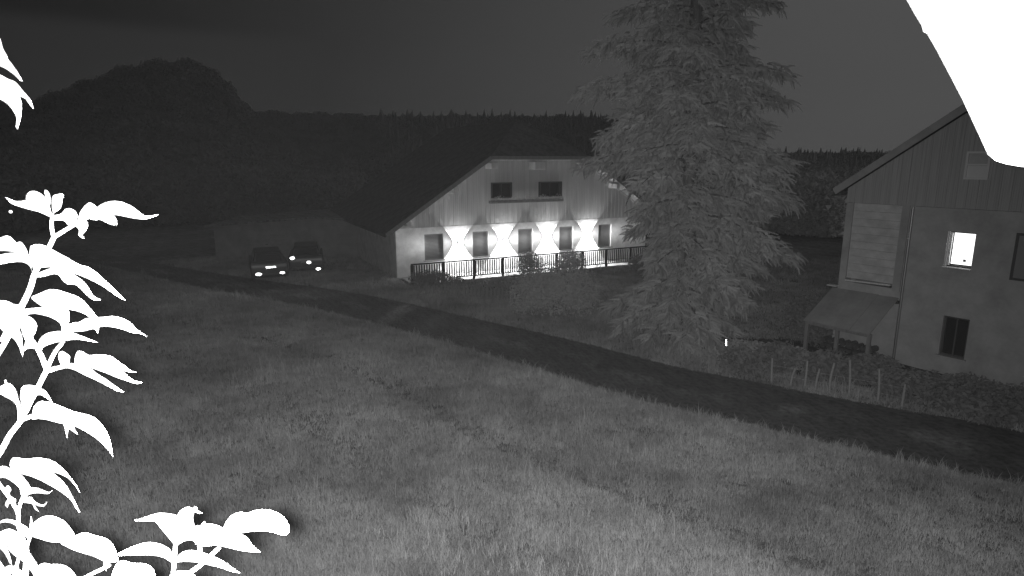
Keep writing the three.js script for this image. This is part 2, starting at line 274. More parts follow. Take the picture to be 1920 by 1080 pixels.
// ---------------------------------------------------------------- the lit farmhouse
const HT = 27 * Math.PI / 180, HP = onLevel(745, 525, 0.1);
const hx = V(Math.cos(HT), 0, -Math.sin(HT)), hn = V(Math.sin(HT), 0, Math.cos(HT));
const onWall = (px, py, off = 0, P = HP, X = hx, Nn = hn) => { const o = P.clone().addScaledVector(Nn, off), r = ray(px, py), t = o.clone().sub(EYE).dot(Nn) / r.dot(Nn); const q = r.multiplyScalar(t).add(EYE).sub(P); return [q.dot(X), q.y]; };
{
  const W = 15.6, D = 13, wallH = 2.56, mid = 7.9, SL = 0.655, eave = -0.75, eaveH = 2.44;
  const house = thing('farmhouse', 'long white farmhouse with a boarded half-hipped gable lit by four wall lamps', 'house', HP.toArray(), HT);
  // wall of the ground floor with real openings: piers, parapet and lintel around five windows
  const win = [[1.48, 2.5], [4.14, 5.06], [6.84, 7.74], [9.46, 10.37], [12.12, 13.02]], wy0 = 0.88, wy1 = 2.21, T = 0.36, gs = [];
  const edges = [0, ...win.flat(), W];
  for (let i = 0; i < edges.length; i += 2) gs.push(box(edges[i + 1] - edges[i], wallH + 0.4, T, (edges[i] + edges[i + 1]) / 2, wallH / 2 - 0.2, -T / 2));
  for (const [a, b] of win) { gs.push(box(b - a, wy0 + 0.4, T, (a + b) / 2, (wy0 - 0.4) / 2, -T / 2)); gs.push(box(b - a, wallH - wy1, T, (a + b) / 2, (wallH + wy1) / 2, -T / 2)); }
  part('wall', gs, M.plaster, house);
  part('side_wall', box(T, wallH + 0.4, D - T, T / 2, wallH / 2 - 0.2, -T - (D - T) / 2), M.plaster, house);
  part('side_wall', box(T, wallH + 0.4, D - T, W - T / 2, wallH / 2 - 0.2, -T - (D - T) / 2), M.plaster, house);
  part('rear_wall', box(W - 2 * T, wallH + 0.4, T, W / 2, wallH / 2 - 0.2, -D + T / 2), M.plaster, house);
  part('plinth', box(W + 0.06, 0.4, 0.03, W / 2, -0.1, 0.0155), M.concrete, house);
  win.forEach(([a, b], i) => {
    const w = new THREE.Group(); w.name = 'window'; house.add(w); const cx = (a + b) / 2, ww = b - a, hh = wy1 - wy0, cy = (wy0 + wy1) / 2;
    const f = 0.05, z = -0.1;
    part('frame', [box(f, hh, 0.08, a + f / 2, cy, z), box(f, hh, 0.08, b - f / 2, cy, z), box(ww - 2 * f, f, 0.08, cx, wy1 - f / 2, z), box(ww - 2 * f, f, 0.08, cx, wy0 + f / 2, z)], M.oldWood, w);
    const sl = []; for (let k = 0; k < 18; k++) { const s = box(ww - 2 * f, (hh - 2 * f) / 18 - 0.012, 0.014, 0, 0, 0); s.rotateX(-0.18); s.translate(cx, wy0 + f + (k + 0.5) * (hh - 2 * f) / 18, z + 0.0); sl.push(s); }
    part('shutter', sl, M.shutter, w).userData.kind = 'stuff';
    part('pane', box(ww - 2 * f, hh - 2 * f, 0.01, cx, cy, z - 0.03), M.glass, w);
    part('sill', soft(ww + 0.16, 0.05, 0.2, cx, wy0 - 0.026, 0.06), M.concrete, w);
  });
  // gable: vertical boards cut to the roof line, each a little proud or set back
  const hipH = 6.02, roofH = (u) => Math.min(hipH, eaveH + SL * Math.min(u - eave, 2 * mid - eave - u) - 0.12);
  const gable = new THREE.Group(); gable.name = 'gable'; house.add(gable);
  const upper = [[5.23, 6.4], [8.15, 9.4]], uy0 = 3.92, uy1 = 4.74, BW = 0.26;
  part('backing', (() => { const s = new THREE.Shape([[0.02, wallH + 0.01], [W - 0.02, wallH + 0.01], [W - 0.02, roofH(W)], [2 * mid - 5.2, hipH - 0.02], [5.2, hipH - 0.02], [0.02, roofH(0)]].map(p => new THREE.Vector2(...p))); const g = new THREE.ExtrudeGeometry(s, { depth: 0.2, bevelEnabled: false }); g.translate(0, 0, -0.26); return metres(g); })(), M.darkWood, gable);
  for (let i = 0; i * BW < W; i++) {
    const a = i * BW + 0.006, b = Math.min(W, (i + 1) * BW - 0.006), pieces = [[wallH - 0.05 - 0.03 * rnd(), null]];
    for (const [x0, x1] of upper) if (b > x0 && a < x1) { pieces[0][1] = uy0; pieces.push([uy1, null]); }
    for (const [lo, hi] of pieces) {
      const ta = hi ?? roofH(a), tb = hi ?? roofH(b); if (Math.max(ta, tb) - lo < 0.05) continue;
      const s = new THREE.Shape([[a, lo], [b, lo], [b, tb], [a, ta]].map(p => new THREE.Vector2(...p)));
      const g = new THREE.ExtrudeGeometry(s, { depth: 0.026, bevelEnabled: true, bevelSize: 0.004, bevelThickness: 0.004, bevelSegments: 1 }); g.translate(0, 0, 0.002 + rr(0, 0.005) - 0.05);
      part('board', metres(g), M.cladding[Math.floor(rnd() * 5)], gable);
    }
    if (i) part('batten', box(0.045, 0.01 + Math.max(0.2, (upper.some(([x0, x1]) => i * BW > x0 - 0.03 && i * BW < x1 + 0.03) ? uy0 : roofH(i * BW)) - wallH - 0.02), 0.01, i * BW, (wallH + (upper.some(([x0, x1]) => i * BW > x0 - 0.03 && i * BW < x1 + 0.03) ? uy0 : roofH(i * BW))) / 2, -0.008), M.cladding[i % 5], gable);
  }
  for (const [a, b] of upper) {
    const w = new THREE.Group(); w.name = 'upper_window'; house.add(w); const cx = (a + b) / 2, cy = (uy0 + uy1) / 2;
    part('frame', [box(0.06, uy1 - uy0, 0.1, a + 0.03, cy, 0), box(0.06, uy1 - uy0, 0.1, b - 0.03, cy, 0), box(b - a - 0.12, 0.06, 0.1, cx, uy1 - 0.03, 0), box(b - a - 0.12, 0.06, 0.1, cx, uy0 + 0.03, 0), box(0.05, uy1 - uy0 - 0.12, 0.07, cx, cy, 0)], M.darkWood, w);
    part('pane', box(b - a - 0.12, uy1 - uy0 - 0.12, 0.012, cx, cy, -0.03), M.glass, w);
  }
  // roof: two slopes and the half hip
  const zf = 0.85, zb = -D - 0.5, ridge = eaveH + SL * (mid - eave), t = 0.16, R2 = 2 * mid - eave, hl = mid - (ridge - hipH - 0.1) / SL, hr = 2 * mid - hl, zr = zf - 3.1, A = hipH + 0.1;
  const slab = (pts) => { // polygon of the top face, thickened downwards
    const n = pts.length, pos = [], tri = (a, b, c) => pos.push(...a, ...b, ...c), low = pts.map(([x, y, z]) => [x, y - t, z]);
    for (let i = 1; i + 1 < n; i++) { tri(pts[0], pts[i], pts[i + 1]); tri(low[0], low[i + 1], low[i]); }
    for (let i = 0; i < n; i++) { const j = (i + 1) % n; tri(pts[i], low[i], low[j]); tri(pts[i], low[j], pts[j]); }
    const g = new THREE.BufferGeometry(); g.setAttribute('position', new THREE.Float32BufferAttribute(pos, 3)); g.setAttribute('uv', new THREE.Float32BufferAttribute(new Float32Array(pos.length / 3 * 2), 2)); return metres(g);
  };
  const roof = part('roof', [slab([[eave, eaveH, zf], [hl, A, zf], [mid, ridge, zr], [mid, ridge, zb], [eave, eaveH, zb]]), slab([[R2, eaveH, zf], [R2, eaveH, zb], [mid, ridge, zb], [mid, ridge, zr], [hr, A, zf]]), slab([[hl - 0.02, A, zf + 0.03], [hr + 0.02, A, zf + 0.03], [mid, ridge, zr + 0.03]])], new THREE.MeshStandardMaterial().copy(M.roof), house);
  roof.material.side = THREE.DoubleSide;
  const sof = (x0, y0, x1, y1, z0, z1) => { const L = Math.hypot(x1 - x0, y1 - y0), g = new THREE.BoxGeometry(L, 0.02, z1 - z0); g.rotateZ(Math.atan2(y1 - y0, x1 - x0)); g.translate((x0 + x1) / 2, (y0 + y1) / 2 - t - 0.035, (z0 + z1) / 2); return metres(g); };
  const half = [[eave + 0.05, eaveH + 0.03, hl, A], [hr, A, R2 - 0.05, eaveH + 0.03]];
  for (const [x0, y0, x1, y1] of half) for (let k = 0; k < 4; k++) part('soffit_board', sof(x0, y0, x1, y1, 0.05 + k * 0.19, 0.05 + k * 0.19 + 0.18), M.paleWood, roof);
  for (let k = 0; k < 4; k++) part('soffit_board', sof(hl, A, hr, A, 0.05 + k * 0.19, 0.05 + k * 0.19 + 0.18), M.paleWood, roof);
  for (const [x0, y0, x1, y1] of half) { const g = box(Math.hypot(x1 - x0, y1 - y0), 0.2, 0.03, 0, 0, 0); g.rotateZ(Math.atan2(y1 - y0, x1 - x0)); g.translate((x0 + x1) / 2, (y0 + y1) / 2 - 0.1, zf + 0.016); part('barge_board', g, M.oldWood, roof); }
  part('barge_board', box(hr - hl, 0.16, 0.03, mid, A - 0.1, zf + 0.05), M.oldWood, roof);
  for (const [u, h, w, hh] of [[mid - 0.15, 5.6, 0.62, 0.4], [hl + 0.2, 5.6, 0.34, 0.3], [hr - 0.2, 5.6, 0.34, 0.3], [2.95, 4.45, 0.24, 0.26], [2 * mid - 2.95, 4.45, 0.24, 0.26], [0.45, 2.85, 0.24, 0.24]])
    part('purlin', soft(w, hh, 0.8, u, h, 0.4, 0.015), M.whiteWood, house);
  for (const [x0, y0, x1, y1] of [[0.15, roofH(0.15), 5.05, roofH(5.05)], [2 * mid - 5.05, roofH(5.05), W - 0.15, roofH(W - 0.15)], [5.1, hipH - 0.02, 2 * mid - 5.1, hipH - 0.02]]) { const g = box(Math.hypot(x1 - x0, y1 - y0), 0.1, 0.025, 0, 0, 0); g.rotateZ(Math.atan2(y1 - y0, x1 - x0)); g.translate((x0 + x1) / 2, (y0 + y1) / 2 - 0.1, 0.016); part('frieze_board', g, M.whiteWood, house); }
  // flower box under the two upper windows
  const fb = new THREE.Group(); fb.name = 'flower_box'; house.add(fb);
  part('trough', soft(4.5, 0.16, 0.2, 7.3, 3.74, 0.16), M.oldWood, fb);
  const fl = []; for (let i = 0; i < 900; i++) { const x = rr(5.1, 9.5), y = 3.82 + 0.17 * Math.pow(rnd(), 1.5) * (1 + 0.5 * Math.sin(x * 7)), z = rr(0.08, 0.3); for (let j = 0; j < 3; j++) fl.push(x + rr(-0.045, 0.045), y + rr(-0.045, 0.045), z + rr(-0.045, 0.045)); }
  const fg = new THREE.BufferGeometry(); fg.setAttribute('position', new THREE.Float32BufferAttribute(fl, 3)); fg.computeVertexNormals();
  part('flowers', fg, leafMat(0.5), fb);
  // cheek discs: opacity graded to leak added fill light onto the wall
  const leakDisc = (() => {
    const N = 128, a = new Uint8Array(N * N * 4);
    for (let j = 0; j < N; j++) for (let i = 0; i < N; i++) { const r = Math.hypot(i + 0.5 - N / 2, j + 0.5 - N / 2) / (N / 2) * 0.075, x = 0.066 * 0.3 / Math.max(r, 0.004), leak = r > 0.053 ? 0 : CHEEK * Math.pow(0.09 + x * x, 1.5), k = (j * N + i) * 4, v = 255 * (1 - clamp(leak, 0, 0.9)); a[k] = a[k + 1] = a[k + 2] = v; a[k + 3] = 255; }
    const t = new THREE.DataTexture(a, N, N); t.magFilter = t.minFilter = THREE.LinearFilter; t.needsUpdate = true;
    return grey(0.85, { transparent: true, alphaMap: t, side: THREE.DoubleSide, roughness: 0.6 });
  })();
  // four wall lamps: a lamp between two round cheeks, throwing light up and down the wall
  [[3.3, 1.70], [5.93, 1.72], [8.66, 1.72], [11.33, 1.74]].forEach(([u, h], i) => {
    const p = HP.clone().addScaledVector(hx, u).addScaledVector(hn, 0); p.y += h;
    const L = thing('wall_lamp', ['wall lamp between the first and second ground floor windows from the left', 'wall lamp between the second and third ground floor windows from the left', 'wall lamp between the third and fourth ground floor windows from the left', 'rightmost lit wall lamp, beside the last window near the tree'][i], 'wall lamp', p.toArray(), HT, 'lamps on the farmhouse wall');
    const d = 0.3, cheek = 0.075, off = 0.066, beamDimmer = (v) => grey(0.85, { transparent: true, opacity: v, roughness: 0.6 });
    { const c = new THREE.CylinderGeometry(0.085, 0.085, 0.008, 24); c.translate(0, 0.085, d); part('cap', c, beamDimmer(0.62), L); }  // half-clear disc added to dim the beam going up the boards
    part('bracket', [box(0.05, 0.05, d - 0.08, 0, 0, (d - 0.08) / 2 + 0.01), box(0.1, 0.16, 0.02, 0, 0, 0.011)], M.whiteWood, L);
    for (const s of [-1, 1]) { const c = new THREE.CircleGeometry(cheek, 32); c.rotateY(s * Math.PI / 2); c.translate(s * off, 0, d); part('cheek', c, leakDisc, L); }
    part('glow_plate', soft(0.11, 0.15, 0.012, 0, 0, d + 0.072, 0.004), (() => { const m = grey(0.8, { roughness: 0.6 }); m.emissive.setRGB(1, 1, 1); m.emissiveIntensity = 1.1; return m; })(), L);  // added plate: stops the forward beam and glows to hide the fitting
    const bm = grey(0.8); bm.emissive.setRGB(1, 1, 1); bm.emissiveIntensity = 3; const b = new THREE.SphereGeometry(0.024, 12, 8); b.translate(0, 0, d); part('bulb', b, bm, L);
    const pl = new THREE.PointLight(0xffffff, LAMP_CD, 0, 2); pl.position.set(0, 0, d); pl.castShadow = true; pl.shadow.radius = 0.2; L.add(pl);
  });
  // terrace, its wall and railing
  const off = 1.9, rail = thing('railing', 'dark wooden terrace railing of slim balusters in front of the farmhouse', 'railing', HP.toArray(), HT);
  const [u0, t0] = onWall(770, 495, off), [u1, t1] = onWall(1190, 463, off);
  console.log('railing', u0, t0, u1, t1, onWall(880, 523, off), onWall(1190, 490, off));
  const ue = 15.4, rt = 1.08, rb = 0.13;
  const deck = new THREE.Group(); deck.name = 'terrace'; deck.position.copy(HP); deck.rotation.y = HT; deck.userData = { kind: 'structure', label: 'raised paved terrace along the farmhouse' }; scene.add(deck);
  const ps = 0.62; for (let i = 0; i < 24; i++) for (let j = 0; j < 3; j++) part('paving_slab', soft(ps - 0.012, 0.05, ps - 0.012, u0 + 0.1 + (i + 0.5) * ps, 0.06 + rr(-0.003, 0.003), 0.06 + (j + 0.5) * ps, 0.006), M.deck, deck);
  part('terrace_bed', box(ue - u0 + 0.3, 0.5, off + 0.1, (u0 + ue) / 2, -0.22, 0.045 + off / 2), M.stone, deck);
  part('top_rail', soft(ue - u0, 0.06, 0.1, (u0 + ue) / 2, rt - 0.03, off), M.railing, rail);
  part('bottom_rail', soft(ue - u0, 0.05, 0.05, (u0 + ue) / 2, rb + 0.13, off), M.railing, rail);
  for (let u = u0 + 0.05; u <= ue; u += 1.6) part('post', soft(0.11, rt - rb, 0.11, u, (rt + rb) / 2 - 0.04, off + 0.002, 0.008), M.railing, rail);
  const bg = soft(0.056, rt - rb - 0.24, 0.035, 0, (rt + rb) / 2 + 0.04, off, 0.004);
  for (let u = u0 + 0.16; u < ue - 0.05; u += 0.128) { const b = part('baluster', bg, M.railing, rail); b.position.x = u; }
}
// ---------------------------------------------------------------- the barn-like house on the right
const RT = -55 * Math.PI / 180, RP = onLevel(1700, 692, 0.0), rx = V(Math.cos(RT), 0, -Math.sin(RT)), rn = V(Math.sin(RT), 0, Math.cos(RT));
const onBarn = (px, py, off = 0) => onWall(px, py, off, RP, rx, rn);
{
  const b = thing('barn_house', 'grey rendered house with a boarded gable and one brightly lit window', 'house', RP.toArray(), RT);
  const L = -2.25, Rr = 6.4, mid = (L + Rr) / 2, H1 = 4.72, T = 0.35, D = 10, SL = 0.72, eH = 5.15;
  // openings: lit window, lower window, loft opening at the left
  const op = [[0.56, 1.2, 3.14, 4.1], [0.74, 1.36, 0.66, 1.78], [-2.05, -0.68, 2.3, 4.72]];
  const xs = [...new Set([L, Rr, ...op.flatMap(o => [o[0], o[1]])])].sort((a, c) => a - c), ys = [...new Set([-0.4, H1, ...op.flatMap(o => [o[2], o[3]])])].sort((a, c) => a - c), gs = [];
  for (let i = 0; i + 1 < xs.length; i++) for (let j = 0; j + 1 < ys.length; j++) { const cx = (xs[i] + xs[i + 1]) / 2, cy = (ys[j] + ys[j + 1]) / 2; if (op.some(o => cx > o[0] && cx < o[1] && cy > o[2] && cy < o[3])) continue; gs.push(box(xs[i + 1] - xs[i], ys[j + 1] - ys[j], T, cx, cy, -T / 2)); }
  part('wall', gs, M.oldPlaster, b);
  part('side_wall', box(T, eH + 0.4, D - T, L + T / 2, (eH - 0.4) / 2, -T - (D - T) / 2), M.grimy, b); part('side_wall', box(T, eH + 0.4, D - T, Rr - T / 2, (eH - 0.4) / 2, -T - (D - T) / 2), M.grimy, b);
  part('rear_wall', box(Rr - L - 2 * T, eH + 0.4, T, mid, (eH - 0.4) / 2, -D + T / 2), M.grimy, b);
  part('floor', box(Rr - L - 2 * T, 0.12, D - 2 * T, mid, 2.4, -D / 2), M.oldWood, b);
  const top = (u) => eH + SL * Math.min(u - L, Rr - u), gb = new THREE.Group(); gb.name = 'gable'; b.add(gb);
  const gw = [0.76, 1.3, 5.5, 6.22];
  for (let u = L; u < Rr - 0.01; u += 0.24) {
    const a = u + 0.003, c = Math.min(Rr, u + 0.237), segs = [[H1 + 0.01, null]];
    for (const [lo, hi] of segs) { const s = new THREE.Shape([[a, lo], [c, lo], [c, hi ?? top(c)], [a, hi ?? top(a)]].map(p => new THREE.Vector2(...p))), g = new THREE.ExtrudeGeometry(s, { depth: 0.03, bevelEnabled: false }); g.translate(0, 0, rr(-0.003, 0.003)); part('board', metres(g), M.barnBoard[Math.floor(rnd() * 3)], gb); }
  }
  part('backing', (() => { const s = new THREE.Shape([[L + 0.02, H1 + 0.02], [Rr - 0.02, H1 + 0.02], [Rr - 0.02, top(Rr)], [mid, top(mid)], [L + 0.02, top(L)]].map(p => new THREE.Vector2(...p))); const g = new THREE.ExtrudeGeometry(s, { depth: 0.15, bevelEnabled: false }); g.translate(0, 0, -0.17); return metres(g); })(), M.darkWood, gb);
  const pane3 = new THREE.Group(); pane3.name = 'gable_window'; pane3.position.z = 0.05; b.add(pane3);
  const cw = (gw[0] + gw[1]) / 2, ch = (gw[2] + gw[3]) / 2;
  part('frame', [box(0.05, 0.72, 0.08, gw[0] + 0.025, ch, 0.02), box(0.05, 0.72, 0.08, gw[1] - 0.025, ch, 0.02), box(0.44, 0.05, 0.08, cw, gw[3] - 0.025, 0.02), box(0.44, 0.05, 0.08, cw, gw[2] + 0.025, 0.02), box(0.44, 0.04, 0.06, cw, ch + 0.02, 0.02)], M.frame, pane3);
  part('pane', box(0.44, 0.3, 0.02, cw, gw[3] - 0.2, 0.0), M.oldPlaster, pane3); part('pane', box(0.44, 0.3, 0.02, cw, gw[2] + 0.2, 0.0), M.frame, pane3);
  const rt = 0.11, zf = 0.22, zb = -D - 0.4;
  for (const s of [-1, 1]) { const w = (Rr - L) / 2 + 0.3, len = w * Math.hypot(1, SL), g = new THREE.BoxGeometry(len, rt, zf - zb); g.rotateZ(-s * Math.atan(SL)); g.translate(mid + s * w / 2, top(mid) + 0.16 - SL * w / 2, (zf + zb) / 2); part('roof', metres(g), M.roof, b);
    const bb = box(len, 0.2, 0.03, 0, 0, 0, -s * Math.atan(SL)); bb.translate(mid + s * w / 2, top(mid) + 0.12 - SL * w / 2, zf + 0.02); part('barge_board', bb, M.grimy, b); }
  // lit window: reveal, frame, an open inner casement, a curtain edge, a small thing on the sill
  const w = new THREE.Group(); w.name = 'lit_window'; b.add(w); const o = op[0], wx = (o[0] + o[1]) / 2, wy = (o[2] + o[3]) / 2, ww = o[1] - o[0], wh = o[3] - o[2];
  const glow = grey(0.8); glow.emissive.setRGB(1, 1, 1); glow.emissiveIntensity = 1.6;
  part('pane', box(ww - 0.14, wh - 0.1, 0.01, wx + 0.035, wy + 0.02, -0.16), glow, w);
  part('frame', [box(0.035, wh, 0.06, o[0] + 0.02, wy, -0.07), box(0.022, wh - 0.08, 0.05, o[0] + 0.075, wy, -0.1), box(0.03, wh, 0.07, o[1] - 0.015, wy, -0.13)], M.whiteWood, w);
  part('frame', [box(ww - 0.06, 0.03, 0.06, wx, o[3] - 0.015, -0.12), box(ww - 0.1, 0.04, 0.08, wx, o[2] + 0.02, -0.12)], M.darkWood, w, 'dark top and bottom rails of the lit window');
  part('handle', box(0.05, 0.014, 0.02, o[0] + 0.13, wy + 0.02, -0.13), M.darkMetal, w);
  part('sill', soft(ww + 0.06, 0.035, 0.16, wx, o[2] - 0.02, 0.03), M.concrete, w);
  part('wall_calendar', box(0.07, 0.07, 0.006, wx + 0.1, o[2] + 0.19, -0.148), grey(0.3), w);
  const rl = new THREE.RectAreaLight(0xffffff, 1.6, ww - 0.14, wh - 0.1); rl.position.set(wx + 0.035, wy + 0.02, -0.145); rl.rotation.y = Math.PI; w.add(rl);
  // dark lower window
  const w2 = new THREE.Group(); w2.name = 'lower_window'; b.add(w2); const o2 = op[1], x2 = (o2[0] + o2[1]) / 2, y2 = (o2[2] + o2[3]) / 2;
  part('frame', [box(0.05, 1.12, 0.07, o2[0] + 0.025, y2, -0.12), box(0.05, 1.12, 0.07, o2[1] - 0.025, y2, -0.12), box(0.52, 0.05, 0.07, x2, o2[3] - 0.025, -0.12), box(0.52, 0.05, 0.07, x2, o2[2] + 0.025, -0.12), box(0.04, 1.02, 0.06, x2, y2, -0.12)], M.darkWood, w2);
  part('pane', box(0.52, 1.02, 0.01, x2, y2, -0.13), M.glass, w2); part('sill', soft(0.74, 0.04, 0.14, x2, o2[2] - 0.021, 0.03), M.oldPlaster, w2);
  // loft door of wide pale planks, with a white strip drawn for the lit gap below
  const d = new THREE.Group(); d.name = 'loft_door'; b.add(d); const o3 = op[2];
  for (let i = 0; i < 10; i++) { const hh = (o3[3] - o3[2] - 0.12) / 10; part('plank', soft(o3[1] - o3[0] - 0.02, hh - 0.004, 0.03, (o3[0] + o3[1]) / 2, o3[2] + 0.12 + (i + 0.5) * hh, -0.06 + rr(-0.002, 0.002), 0.003), M.pale2 ??= textured(0.55, tPlaster, [0.5, 0.8], { bump: 0.002 }), d); }
  part('threshold', box(o3[1] - o3[0] - 0.06, 0.045, 0.12, (o3[0] + o3[1]) / 2, o3[2] + 0.07, 0.02, 0.035), M.whiteWood, d);
  part('corner_board', box(0.2, 2.5, 0.04, -0.55, 3.48, 0.022), M.grimy, b);
  part('downpipe', tube([[-0.36, 4.7, 0.07], [-0.36, 2.4, 0.07], [-0.36, 0, 0.07]], 0.04, 0.04, 8), M.metal, b);
  part('gutter', (() => { const g = new THREE.CylinderGeometry(0.07, 0.07, D + 0.9, 10); g.rotateX(Math.PI / 2); g.translate(L - 0.36, eH - 0.16, (zf + zb) / 2); return g; })(), M.metal, b);
  const w3 = new THREE.Group(); w3.name = 'right_window'; b.add(w3);
  part('frame', [box(0.06, 1.2, 0.04, 2.1, 3.6, 0.022), box(0.06, 1.2, 0.04, 2.84, 3.6, 0.022), box(0.68, 0.06, 0.04, 2.47, 4.17, 0.022), box(0.68, 0.06, 0.04, 2.47, 3.03, 0.022)], M.darkWood, w3); part('pane', box(0.68, 1.08, 0.01, 2.47, 3.6, 0.012), grey(0.22, { roughness: 0.4 }), w3);

  // lean-to in front of the left end
  const p0 = [-2.2, -0.5], s = thing('lean_to', 'low open lean-to with a pale sloping roof against the grey house', 'shed', RP.toArray(), RT);
  for (let i = 0; i < 7; i++) { const wv = 1.95 / 7, g = new THREE.BoxGeometry(wv - 0.006, 0.03, 1.75); g.rotateX(0.5); g.translate(-2.4 + (i + 0.5) * wv, 1.62 + rr(-0.01, 0.01), 0.78); part('roof_sheet', metres(g), M.grimy, s); }
  part('ridge_beam', soft(2.0, 0.1, 0.09, -1.42, 1.93, 0.05), M.darkWood, s);
  part('ledge', soft(0.3, 0.035, 0.2, -2.35, 2.13, 0.12), M.whiteWood, s);
  part('front_beam', soft(1.95, 0.1, 0.08, -1.42, 1.13, 1.42), M.oldWood, s);
  for (const x of [-2.33, -1.4, -0.5]) part('post', soft(0.1, 1.2, 0.1, x, 0.5, 1.42), M.oldWood, s);
  for (let i = 0; i < 26; i++) { const g = new THREE.CylinderGeometry(1, 1, 1, 8); const R = rr(0.06, 0.1); g.scale(R, 0.4, R); g.rotateX(Math.PI / 2); g.translate(-2.2 + (i % 9) * 0.2, 0.1 + Math.floor(i / 9) * 0.19, 0.45); part('log', g, M.bark, s); }
}
// ---------------------------------------------------------------- low outbuilding behind the cars
{
  const GM = textured(0.26, tPlaster, [0.25, 0.25], { bump: 0.01 });
  const P = onLevel(400, 512, 0); P.z = -37; P.x = -18.1;
  const g = thing('garage', 'long low grey garage with a shallow roof behind the parked cars', 'garage', [-18.1, 0, -37.5], 0.06);
  const W = 12.3, H = 2.05;
  part('wall', box(W, H + 0.3, 0.25, W / 2, H / 2 - 0.15, 0), GM, g);
  part('side_wall', box(0.25, H + 0.3, 6, 0.125, H / 2 - 0.15, -3.13), GM, g); part('side_wall', box(0.25, H + 0.3, 6, W - 0.125, H / 2 - 0.15, -3.13), GM, g);
  for (const x of [3.1, 8.6]) { const d = new THREE.Group(); d.name = 'garage_door'; g.add(d); for (let i = 0; i < 6; i++) part('panel', soft(2.5, 0.29, 0.03, x, 0.17 + i * 0.3, 0.142, 0.01), GM, d); part('handle', box(0.14, 0.03, 0.03, x, 0.95, 0.172), M.darkMetal, d); }
  for (const s of [-1, 1]) { const L = W / 2 + 0.4, r = box(L * 1.003, 0.12, 6.8, 0, 0, 0, -s * 0.075); r.translate(W / 2 + s * L / 2, H + 0.06 + 0.075 * L / 2, -2.9); part('roof', r, M.stone, g); }
  part('gable', (() => { const s = new THREE.Shape([[0, 0], [W, 0], [W / 2, 0.46]].map(p => new THREE.Vector2(...p))); const e = new THREE.ExtrudeGeometry(s, { depth: 0.2, bevelEnabled: false }); e.translate(0, H + 0.001, -0.1); return metres(e); })(), GM, g);
}
